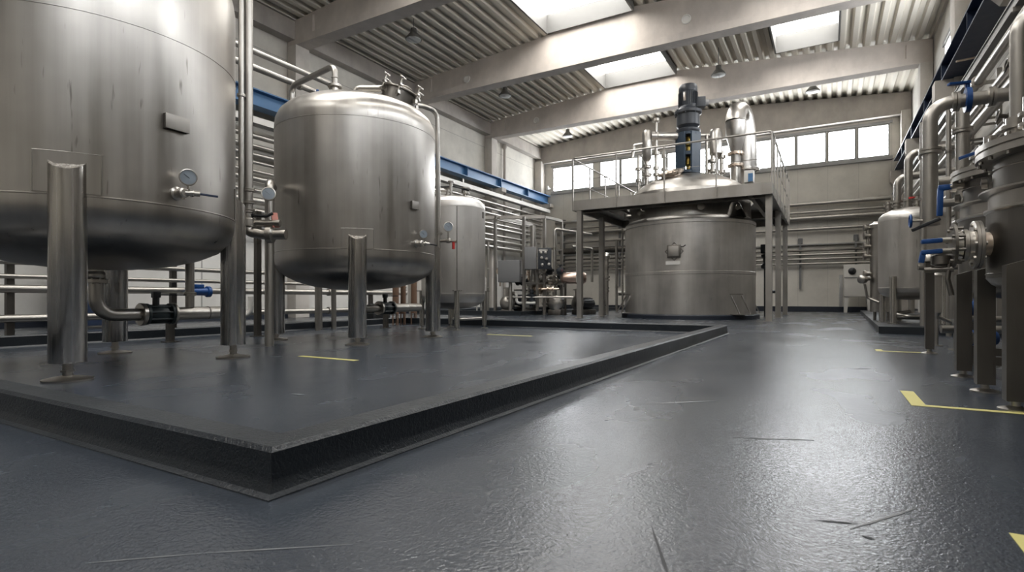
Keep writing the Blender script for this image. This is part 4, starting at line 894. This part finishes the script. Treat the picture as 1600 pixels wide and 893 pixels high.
# ------------------------------------------------------------------ right hand row of small reactors
def square_leg(par, x, y, zt, w=.09, slope=.0):
    m = MB(); h = w / 2
    m.rings([[Vector((x - h, y - h, .05)), Vector((x + h, y - h, .05)), Vector((x + h, y + h, .05)), Vector((x - h, y + h, .05))],
             [Vector((x - h, y - h, zt)), Vector((x + h, y - h, zt + slope)), Vector((x + h, y + h, zt + slope)), Vector((x - h, y + h, zt))]])
    l = m.build('leg', 'steel_dark', par)
    f = MB(); f.cyl((x, y, .015), (x, y, .052), .022, 12); f.lathe([(.075, 0), (.075, .008), (.03, .022), (0, .024)], (x, y, 0), (0, 0, 1), 24); f.build('levelling_foot', 'steel_fitting', l)
def kettle(c, label, dz):
    x, y = c; o = root('small_reactor', label, 'reactor', (x, y, 0), 'small jacketed reactors along the right wall'); R = .48
    m = MB()
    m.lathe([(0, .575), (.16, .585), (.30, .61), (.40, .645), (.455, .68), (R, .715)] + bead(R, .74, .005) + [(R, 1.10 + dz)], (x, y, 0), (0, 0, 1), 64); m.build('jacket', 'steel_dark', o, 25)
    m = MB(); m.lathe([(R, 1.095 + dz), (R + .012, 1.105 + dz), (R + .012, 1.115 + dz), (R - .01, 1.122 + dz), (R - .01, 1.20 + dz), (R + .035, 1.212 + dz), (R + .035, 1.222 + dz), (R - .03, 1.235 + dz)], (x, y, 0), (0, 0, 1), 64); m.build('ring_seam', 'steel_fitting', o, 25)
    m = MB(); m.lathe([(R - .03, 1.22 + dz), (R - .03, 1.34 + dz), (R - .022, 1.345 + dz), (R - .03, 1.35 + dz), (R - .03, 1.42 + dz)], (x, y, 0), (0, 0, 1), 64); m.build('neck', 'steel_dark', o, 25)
    m = MB(); m.lathe([(R - .03, 1.40 + dz), (R + .05, 1.41 + dz), (R + .05, 1.445 + dz), (R + .035, 1.447 + dz), (R + .035, 1.455 + dz), (R + .05, 1.457 + dz), (R + .05, 1.49 + dz), (R, 1.50 + dz)], (x, y, 0), (0, 0, 1), 64)
    for k in range(24):
        p = pol(c, R + .03, 15 * k, 0); m.cyl((p.x, p.y, 1.39 + dz), (p.x, p.y, 1.51 + dz), .011, 6)
    m.build('flange', 'steel_fitting', o, 25)
    m = MB(); m.lathe([(R, 1.49 + dz), (R - .08, 1.53 + dz), (R - .2, 1.56 + dz), (0, 1.58 + dz)], (x, y, 0), (0, 0, 1), 48)
    m.build('lid', 'steel_fitting', o, 25)
    for a, rr, h, r in ((150, .36, .16, .05), (200, .33, .20, .04), (95, .3, .24, .05), (260, .34, .18, .05), (20, .3, .2, .06)):
        m = MB(); p = pol(c, rr, a, 0); m.cyl((p.x, p.y, 1.53 + dz), (p.x, p.y, 1.53 + dz + h), r, 14)
        for q in (.06, .12): m.lathe([(r * 1.5, 0), (r * 1.5, .02)], (p.x, p.y, 1.5 + dz + q), (0, 0, 1), 16)
        m.build('lid_nozzle', 'steel_fitting', o)
    for sx_, sy_ in ((-.43, -.33), (-.43, .33), (.43, -.33), (.43, .33)) if dz == 0 else ((-.51, -.33), (.50, -.33), (.06, .52)):
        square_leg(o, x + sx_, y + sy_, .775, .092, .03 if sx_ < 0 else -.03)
    for sy_ in (-.33, .33) if dz == 0 else (-.33,):
        m = MB(); m.box2((x - .385 - dz / 2, y + sy_ - .02, .17), (x + .385 + dz / 2, y + sy_ + .02, .225)); m.build('brace', 'steel_dark', o)
    m = MB(); m.cyl((x - .05, y, .34), (x - .05, y, .60), .055, 18); m.flange((x - .05, y, .36), (0, 0, 1), .09, .015, 8, 20); m.tube([(x - .05, y, .36), (x - .05, y, .20), (x + .35, y + .1, .20)], .035, .08, 12); m.build('outlet_nozzle', 'steel_fitting', o)
    m = MB(); m.lathe([(0, -.01), (.035, 0), (.035, .03), (0, .035)], pol(c, R - .01, 165, 1.30 + dz), pol((0, 0), 1, 165, 0), 14); m.build('sight_boss', 'steel_dark', o)
    return o
K1, K2 = (1.30, 4.20), (1.40, 5.62)
k1 = kettle(K1, 'nearest small steel reactor at the right edge, with a big flanged side nozzle', 0.0)
k2 = kettle(K2, 'second small steel reactor, half hidden behind the nearest one at the right edge', .12)
# side nozzle with flanges and blue levers
zz = .915; yy = 4.18
m = MB(); m.lathe([(.085, 0), (.072, .012), (.072, .085)], (.845, yy, zz), (-1, 0, 0), 28); sn = m.build('side_nozzle', 'steel_weld', k1)
m = MB(); m.flange((.765, yy, zz), (1, 0, 0), .142, .018, 8, 32); m.build('flange', 'steel_fitting', sn)
m = MB(); m.lathe([(.075, 0), (.085, .01), (.085, .05), (.095, .055), (.095, .075), (.085, .08), (.08, .11)], (.775, yy, zz), (-1, 0, 0), 28); m.build('valve_body', 'steel_fitting', sn)
m = MB(); m.lathe([(.10, 0), (.13, .004), (.13, .018), (.10, .02)], (.668, yy, zz), (-1, 0, 0), 32)
for kk in range(8):
    a = 2 * PI * kk / 8 + .3; m.cyl((.70, yy + .105 * math.cos(a), zz + .105 * math.sin(a)), (.635, yy + .105 * math.cos(a), zz + .105 * math.sin(a)), .011, 6)
m.build('end_flange', 'steel_dark', sn)
for dz, nm in ((.035, 'upper'), (-.03, 'lower')):
    m = MB(); m.cyl((.65, yy, zz + dz), (.585, yy, zz + dz), .018, 10); m.build('stem', 'steel_fitting', sn)
    m = MB(); m.bar((.605, yy, zz + dz), (.50, yy, zz + dz - .005), .05, .028, .008)
    if dz < 0: m.bar((.512, yy, zz + dz), (.50, yy, zz + dz - .07), .03, .03, .006)
    m.build('blue_lever', 'valve_blue', sn)
m = MB(); m.lathe([(.03, 0), (.05, .01), (.05, .06), (.03, .07)], (.60, yy + .02, zz - .12), (0, 0, 1), 18); m.tube([(.66, yy, zz - .14), (.52, yy + .02, zz - .145)], .018, 0, 10); m.tube([(.64, yy, zz - .09), (.63, yy, zz - .2), (.65, yy, zz - .3)], .014, .05, 8); m.build('drain_cock', 'steel_dark', sn)
# blue levers on the second small reactor
m = MB(); m.cyl((.98, 5.62, 1.50), (.86, 5.62, 1.50), .028, 14); m.lathe([(.045, 0), (.045, .03)], (.90, 5.62, 1.50), (-1, 0, 0), 16); tp = m.build('tap', 'steel_fitting', k2)
m = MB(); m.bar((.90, 5.62, 1.50), (.785, 5.62, 1.50), .05, .045, .01); m.bar((.80, 5.62, 1.50), (.795, 5.62, 1.27), .045, .04, .008); m.build('blue_lever', 'valve_blue', tp)
m = MB(); m.bar((.90, 5.50, 1.70), (1.10, 5.50, 1.76), .045, .025, .006); m.build('blue_lever', 'valve_blue', k2)
m = MB(); m.bar((.80, 5.62, 1.25), (.62, 5.70, 1.17), .03, .025, .005); m.build('black_lever', 'cast_black', k2)
# pipes rising around them
pipe('upright pipe rising from the nearest small reactor\'s lid with an elbow at its top', [(1.03, 4.50, 1.52), (1.03, 4.50, 2.36), (1.9, 4.55, 2.40)], .048, .13, 'steel_pipe', None, [((1.03, 4.50, 1.62), (0, 0, 1))])
P1 = pipe('fat upright pipe behind the blue hand wheel, bending right into a blue butterfly valve', [(1.06, 8.13, 1.46), (1.06, 8.13, 2.90), (1.95, 8.13, 2.90)], .078, .20, 'steel_pipe', None, [((1.06, 8.13, 2.35), (0, 0, 1)), ((1.30, 8.13, 2.90), (1, 0, 0)), ((1.62, 8.13, 2.9), (1, 0, 0))], 16)
m = MB(); m.lathe([(.09, -.03), (.14, -.025), (.14, .025), (.09, .03)], (1.41, 8.13, 2.90), (1, 0, 0), 24); m.cyl((1.41, 8.13, 3.0), (1.41, 8.13, 3.12), .025, 10); m.bar((1.43, 8.13, 3.10), (1.22, 8.05, 3.09), .06, .03, .008); m.build('butterfly_valve', 'valve_blue', P1)
m = MB(); m.tube([(1.06, 8.13, 1.52), (.88, 8.13, 1.53)], .018, 0, 10); m.lathe([(.10, 0), (.10, .05)], (1.06, 8.13, 1.47), (0, 0, 1), 18); hw_ = m.build('valve_stem', 'steel_fitting', P1)
m = MB(); m.torus((.87, 8.13, 1.53), .07, .014, (1, 0, 0)); m.cyl((.86, 8.13, 1.53), (.88, 8.13, 1.53), .025, 12); m.bar((.87, 8.07, 1.53), (.87, 8.19, 1.53), .012, .012); m.bar((.87, 8.13, 1.47), (.87, 8.13, 1.59), .012, .012); m.build('hand_wheel', 'valve_blue', hw_)
pipe('steel pipe standing right of the butterfly valve, behind the second small reactor', [(1.50, 8.95, .1), (1.50, 8.95, 3.1)], .075, 0, 'steel_pipe', None, [((1.5, 8.95, 2.75), (0, 0, 1))], 16)
pipe('thin pale pipe standing just left of the steel pipe behind the second small reactor', [(1.36, 8.95, .1), (1.36, 8.95, 3.05)], .03, 0, 'steel_pipe', None, [((1.36, 8.95, 2.5), (0, 0, 1)), ((1.36, 8.95, 2.1), (0, 0, 1))])
pipe('short side pipe behind the second small reactor at lid height', [(1.2, 8.6, 2.05), (2.96, 8.6, 2.1)], .06, 0, 'steel_pipe')
pipe('lower side pipe behind the second small reactor, below lid height', [(1.1, 8.75, 1.80), (2.96, 8.75, 1.83)], .05, 0, 'steel_pipe')
# the post with the clamp, standing alone
sp2 = root('support_post', 'single square post on a round foot, left of the nearest small reactor\'s legs', 'post', (.95, 7.33, 0))
square_leg(sp2, .95, 7.33, .98, .078)
m = MB(); m.lathe([(.05, 0), (.075, .01), (.075, .07), (.06, .09), (0, .10)], (.95, 7.33, .98), (0, 0, 1), 18); m.cyl((.85, 7.33, .93), (1.25, 7.40, .93), .03, 12); m.build('pipe_saddle', 'steel_fitting', sp2)
for i, (x, y, z0, z1, r, lab) in enumerate(((1.18, 8.55, .42, .86, .055, 'left of two shiny filter canisters behind the single square post'), (1.27, 7.95, .36, .92, .058, 'right of two shiny filter canisters behind the single square post'))):
    m = MB(); m.lathe([(.02, z0 - .08), (r * .6, z0 - .02), (r, z0), (r, z1), (r * 1.15, z1 + .005), (r * 1.15, z1 + .025), (r * .8, z1 + .045), (0, z1 + .06)], (x, y, 0), (0, 0, 1), 20)
    m.cyl((x, y, 0), (x, y, z0), .02, 10); m.lathe([(.07, 0), (.07, .012)], (x, y, 0), (0, 0, 1), 16)
    o = tag(m.build('filter_canister', 'steel_tank'), lab, 'filter', 'filter canisters')
    m = MB(); m.tube([(x, y, z0 - .05), (x + .15, y + .1, z0 - .12), (x + .3, y + .1, z0 - .12)], .022, .05, 8); m.build('outlet', 'steel_fitting', o)
def motor_pump(x, y, z, lab):
    o = root('motor_pump', lab, 'pump', (x, y, 0))
    m = MB(); m.lathe([(.05, -.02), (.07, 0), (.075, .16), (.06, .19), (0, .2)], (x, y, z), (.95, .3, 0), 18); m.box((x + .08, y + .03, z + .07), (.08, .07, .05), None, .01); m.build('motor', 'valve_blue', o)
    m = MB(); m.lathe([(.05, 0), (.085, .01), (.085, .05), (.05, .06)], (x - .01, y, z), (-.95, -.3, 0), 20); m.cyl((x - .04, y, z), (x - .04, y, z + .14), .025, 10); m.build('pump_head', 'steel_fitting', o)
    m = MB(); m.box((x + .06, y + .02, (z - .07) / 2), (.14, .10, max(.02, z - .07))); m.build('base', 'steel_dark', o)
motor_pump(1.12, 6.32, .24, 'blue motor pump on the floor under the second small reactor')
motor_pump(1.18, 6.75, .50, 'blue motor pump raised on a stand behind the second small reactor\'s legs')
for i, (p, r, lab) in enumerate((([(1.1, 6.55, .40), (2.96, 6.85, .42)], .03, 'upper horizontal pipe under the second small reactor'), ([(1.0, 7.0, .28), (2.96, 7.3, .30)], .04, 'lower horizontal pipe under the second small reactor'), ([(1.45, 8.15, .32), (1.9, 8.2, .32), (1.9, 8.2, .9)], .045, 'low elbow pipe beside the filter canisters'))):
    pipe(lab, p, r, .08, 'steel_fitting')
# third tank on the plinth
C5 = (1.38, 12.75); R5 = .53; t5 = root('small_tank', 'small dome topped steel tank on the raised plinth at the right', 'tank', (*C5, .12))
m = MB(); m.lathe([(0, .56), (.2, .57), (.36, .60), (.46, .65), (.51, .70), (R5, .76)] + bead(R5, .79, .005) + bead(R5, 2.06, .004) + [(R5, 2.10), (.515, 2.15), (.46, 2.21), (.34, 2.27), (.18, 2.305), (0, 2.315)], (*C5, 0), (0, 0, 1), 64); m.build('shell', 'steel_reactor', t5, 25)
for a in (-127, -37, 53, 143):
    p = pol(C5, R5 + .01, a, 0); m = MB(); m.cyl((p.x, p.y, .12), (p.x, p.y, 1.0), .06, 18); m.box((p.x, p.y, .128), (.18, .18, .014)); m.build('leg', 'steel_leg', t5)
for a, rr, h, r in ((100, .2, .25, .05), (200, .25, .18, .06), (-60, .15, .22, .05), (150, .4, .2, .05)):
    m = MB(); p = pol(C5, rr, a, 0); m.cyl((p.x, p.y, 2.2), (p.x, p.y, 2.28 + h), r, 14); m.lathe([(r * 1.7, 0), (r * 1.7, .04)], (p.x, p.y, 2.22 + h), (0, 0, 1), 16); m.lathe([(r * 1.6, 0), (r * 1.6, .03)], (p.x, p.y, 2.34), (0, 0, 1), 16); m.build('top_nozzle', 'steel_fitting', t5)
m = MB(); m.lathe([(.06, 0), (.06, .03)], (C5[0] + .0, C5[1] - .15, 2.46), (0, 0, 1), 14); m.build('red_cap', 'red_plastic', t5)
m = MB(); m.cyl((*C5, .3), (*C5, .58), .05, 14); m.tube([(*C5, .34), (C5[0] - .3, C5[1] - .25, .30), (C5[0] - .1, C5[1] - .4, .26), (C5[0] + .4, C5[1] - .3, .26)], .035, .08, 10); m.tube([(C5[0] - .3, C5[1] + .2, .22), (C5[0] + .8, C5[1] + .2, .22)], .04, 0, 10); m.build('outlet_pipework', 'steel_fitting', t5)
t6 = root('slim_column', 'slim upright steel column with stacked valves, just left behind the plinth tank', 'column', (1.0, 14.2, .12))
m = MB(); m.lathe([(.20, .30), (.20, 2.1), (.22, 2.12), (.22, 2.18), (.12, 2.25), (0, 2.26)], (1.0, 14.2, 0), (0, 0, 1), 28); m.build('shell', 'steel_tank', t6)
for q in ((.88, 14.08), (1.12, 14.08), (1.0, 14.34)):
    m = MB(); m.cyl((*q, .12), (*q, .4), .03, 10); m.build('leg', 'steel_dark', t6)
m = MB()
for z in (2.12, 1.95, 1.72, 1.5, 1.12, 1.02): m.cyl((.83, 14.2, z), (.70, 14.15, z), .045, 12); m.lathe([(.08, 0), (.08, .04)], (.72, 14.15, z), (-1, -.2, 0), 14)
m.cyl((.76, 14.17, 1.45), (.76, 14.17, 2.2), .03, 10)
m.build('side_valve', 'steel_fitting', t6)
m = MB(); m.lathe([(.06, 0), (.09, .02), (.09, .12), (.05, .15)], (.70, 14.1, 1.0), (-.6, -.8, 0), 16); m.tube([(.7, 14.1, .9), (.75, 14.1, .6), (.95, 14.0, .5)], .025, .1, 8); m.build('flow_meter', 'steel_tank', t6)
pipe('upright pipe with elbow above the plinth tank, tallest of three', [(1.36, 13.0, 2.28), (1.36, 13.0, 3.40), (2.2, 13.0, 3.46)], .07, .18, 'steel_pipe', 'elbow pipes over the plinth tank')
pipe('upright pipe with elbow above the plinth tank, second tallest', [(1.25, 13.7, .12), (1.25, 13.7, 3.08), (2.2, 13.7, 3.12)], .065, .16, 'steel_pipe', 'elbow pipes over the plinth tank')
pipe('upright pipe with elbow left of the plinth tank, farthest back', [(1.32, 14.5, .12), (1.32, 14.5, 3.22), (2.2, 14.4, 3.24)], .075, .2, 'steel_pipe', 'elbow pipes over the plinth tank')
pipe('pale upright pipe beside the fat pipe with the butterfly valve', [(1.42, 11.6, .12), (1.42, 11.6, 3.6)], .05, 0, 'steel_pipe', None, [((1.42, 11.6, 3.0), (0, 0, 1)), ((1.42, 11.6, 2.3), (0, 0, 1))])
# right wall pipe rack
m = MB(); m.box2((2.28, -3, 4.70), (2.42, 27.0, 4.82)); m.box2((2.26, -3, 4.82), (2.44, 27.0, 4.84)); tag(m.build('cable_tray', 'grey_paint'), 'long grey cable tray below the navy beam on the right wall', 'cable tray')
RR_ = [(4.46, .075, 2.33), (4.30, .045, 2.55), (4.06, .05, 2.6), (3.97, .07, 2.33), (3.72, .085, 2.33), (3.60, .05, 2.62), (3.30, .075, 2.45), (2.90, .07, 2.40), (2.60, .055, 2.55), (2.25, .06, 2.45), (1.85, .06, 2.5)]
for i, (z, r, x) in enumerate(RR_):
    pipe('%s pipe from the top in the rack below the right wall\'s grey tray' % ORD[i], [(x, 1.0, z), (x, 26.6 - .12 * i, z)], r, 0, 'steel_pipe', 'pipes of the right wall rack', [((x, yq, z), (0, 1, 0)) for yq in (9.3, 12.6 + .3 * i)] if i in (0, 3, 4, 6) else ())
for i, b in enumerate((7.2, 10.2, 13.4, 18.0, 23.0)):
    m = MB(); m.box2((2.74, b - .04, 0), (2.82, b + .04, 4.9)); m.box2((2.74, b - .03, 4.6), (XR, b + .03, 4.68)); m.box2((2.26, b - .025, 4.64), (2.78, b + .025, 4.70))
    for z, r, x in RR_: m.box2((2.28, b - .02, z - r - .04), (2.78, b + .02, z - r))
    tag(m.build('rack_post', 'steel_frame'), 'upright steel post of the right wall pipe rack, %s from the camera' % ORD[i], 'post', 'right wall rack posts')
pipe('thin straight rod sticking out of the right wall below the navy beam', [(2.26, 14.1, 5.40), (2.96, 14.1, 5.44)], .02, 0, 'steel_weld')
for i, (z, y) in enumerate(((3.3, 10.8), (2.9, 11.5), (3.72, 9.8))):
    m = MB(); m.lathe([(.09, -.16), (.13, -.15), (.13, -.11), (.10, -.10), (.12, 0), (.10, .10), (.13, .11), (.13, .15), (.09, .16)], (RR_[(6, 7, 4)[i]][2], y, z), (0, 1, 0), 18)
    m.cyl((RR_[(6, 7, 4)[i]][2], y, z), (RR_[(6, 7, 4)[i]][2] - .22, y, z + .05), .03, 10); m.torus((RR_[(6, 7, 4)[i]][2] - .22, y, z + .05), .09, .012, (-1, 0, .2))
    tag(m.build('gate_valve', 'steel_dark'), ['gate valve on the seventh pipe of the right wall rack', 'gate valve on the eighth pipe of the right wall rack', 'gate valve on the fifth pipe of the right wall rack'][i], 'valve')
# ------------------------------------------------------------------ lamps and fittings on beams
LP = [(-11.05, 13.0, 8.56, 'pendant lamp high on the left, above the second big tank'), (-11.05, 18.5, 8.58, 'pendant lamp between the second and third visible roof beams, left side'),
      (-11.0, 24.4, 8.50, 'pendant lamp farthest left, just before the back wall windows'), (-3.35, 20.4, 8.50, 'pendant lamp hanging near the roof beam above the agitator motor'), (-.5, 24.2, 8.62, 'pendant lamp at the right, above the back wall windows')]
for x, y, z, lab in LP:
    o = root('pendant_lamp', lab, 'lamp', (x, y, z), 'pendant high bay lamps')
    m = MB(); m.cyl((x, y, z + .30), (x, y, zr(x) + .01), .012, 8); m.build('rod', 'dark_grey_paint', o)
    m = MB(); m.lathe([(.05, .36), (.09, .34), (.10, .22), (.13, .18), (.23, .06), (.25, .03), (.25, 0), (.235, 0), (.22, .05), (.10, .16), (0, .16)], (x, y, z), (0, 0, 1), 28); m.build('lamp_shade', 'lamp_shade', o)
    m = MB(); m.lathe([(.23, .03), (.225, -.01), (.15, -.035), (0, -.045)], (x, y, z), (0, 0, 1), 28); m.build('lens', 'lamp_lens', o)
for i, (x, b, z, lab) in enumerate(((-3.6, 16.6, 8.80, 'round grey disc on the roof beam above the agitator, right of centre'), (-11.45, 16.6, 8.62, 'round grey disc near the left end of the second visible beam'), (-11.45, 22.1, 8.66, 'round grey disc near the left end of the farthest beam'))):
    m = MB(); m.lathe([(.14, 0), (.14, .03), (.115, .04), (.105, .02), (0, .02)], (x, b - .15, z), (0, -1, 0), 28); o = tag(m.build('beam_disc', 'white_paint'), lab, 'disc', 'round discs on the roof beams')
m = MB(); m.cyl((-14.06, 23.5, 0), (-14.06, 23.5, 8.1), .07, 14); m.lathe([(.07, 0), (.12, .12), (.12, .25)], (-14.06, 23.5, 8.05), (0, 0, 1), 16); tag(m.build('rain_pipe', 'concrete_edge'), 'upright rain pipe on the left wall in the last bay', 'pipe')
m = MB(); m.lathe([(.03, 0), (.06, .02), (.07, .14), (.05, .2), (0, .22)], (-13.45, 27.15, 6.6), (0, 0, 1), 14); m.box((-13.45, 27.3, 6.7), (.06, .3, .06)); tag(m.build('wall_lamp', 'white_paint'), 'tiny white wall lamp left of the back wall windows', 'lamp')
# ------------------------------------------------------------------ yellow floor tape
def tape(rects, lab):
    m = MB()
    for (x0, y0, x1, y1) in rects: m.box2((x0, y0, .0008), (x1, y1, .0022))
    tag(m.build('floor_tape', 'yellow_tape'), lab, 'floor marking', 'yellow floor tape marks')
tape([(.405, 3.74, .475, 4.30), (.475, 3.74, .90, 3.795)], 'yellow L shaped tape beside the nearest small reactor\'s front leg')
tape([(.475, 7.36, .545, 7.62), (.545, 7.36, .93, 7.43)], 'short yellow L shaped tape left of the single square post')
tape([(.40, 1.40, .47, 1.835), (.47, 1.40, .9, 1.46)], 'yellow tape cut off at the bottom right corner')
tape([(-4.70, 3.72, -3.90, 3.79)], 'straight yellow tape line inside the bund before the second tank')
tape([(-4.82, 7.48, -4.00, 7.55)], 'faint straight yellow tape line inside the bund near the slim tank')
# ------------------------------------------------------------------ sky, camera, view
w = bpy.data.worlds.new('overcast'); sc.world = w; w.use_nodes = True
bg = w.node_tree.nodes['Background']; bg.inputs[0].default_value = (.85, .9, 1., 1); bg.inputs[1].default_value = 1.0
cd = bpy.data.cameras.new('camera'); co = bpy.data.objects.new('camera', cd); col.objects.link(co); sc.camera = co
cd.sensor_width = 36; cd.lens = 36 * 850 / 1600; cd.shift_y = 18.5 / 1600; cd.dof.use_dof = True; cd.dof.focus_distance = 3.6; cd.dof.aperture_fstop = 4.5; cd.clip_start = .05; cd.clip_end = 200
co.location = (0, 0, .6); co.rotation_euler = (PI / 2, 0, math.atan(493 / 850))
vs = sc.view_settings; vs.view_transform = 'Standard'; vs.look = 'None'; vs.gamma = 1; vs.use_curve_mapping = False; vs.exposure = 0.12
cy = sc.cycles; cy.use_denoising = True; cy.max_bounces = 8; cy.diffuse_bounces = 4; cy.glossy_bounces = 5; cy.sample_clamp_indirect = 6; cy.caustics_reflective = False; cy.caustics_refractive = False
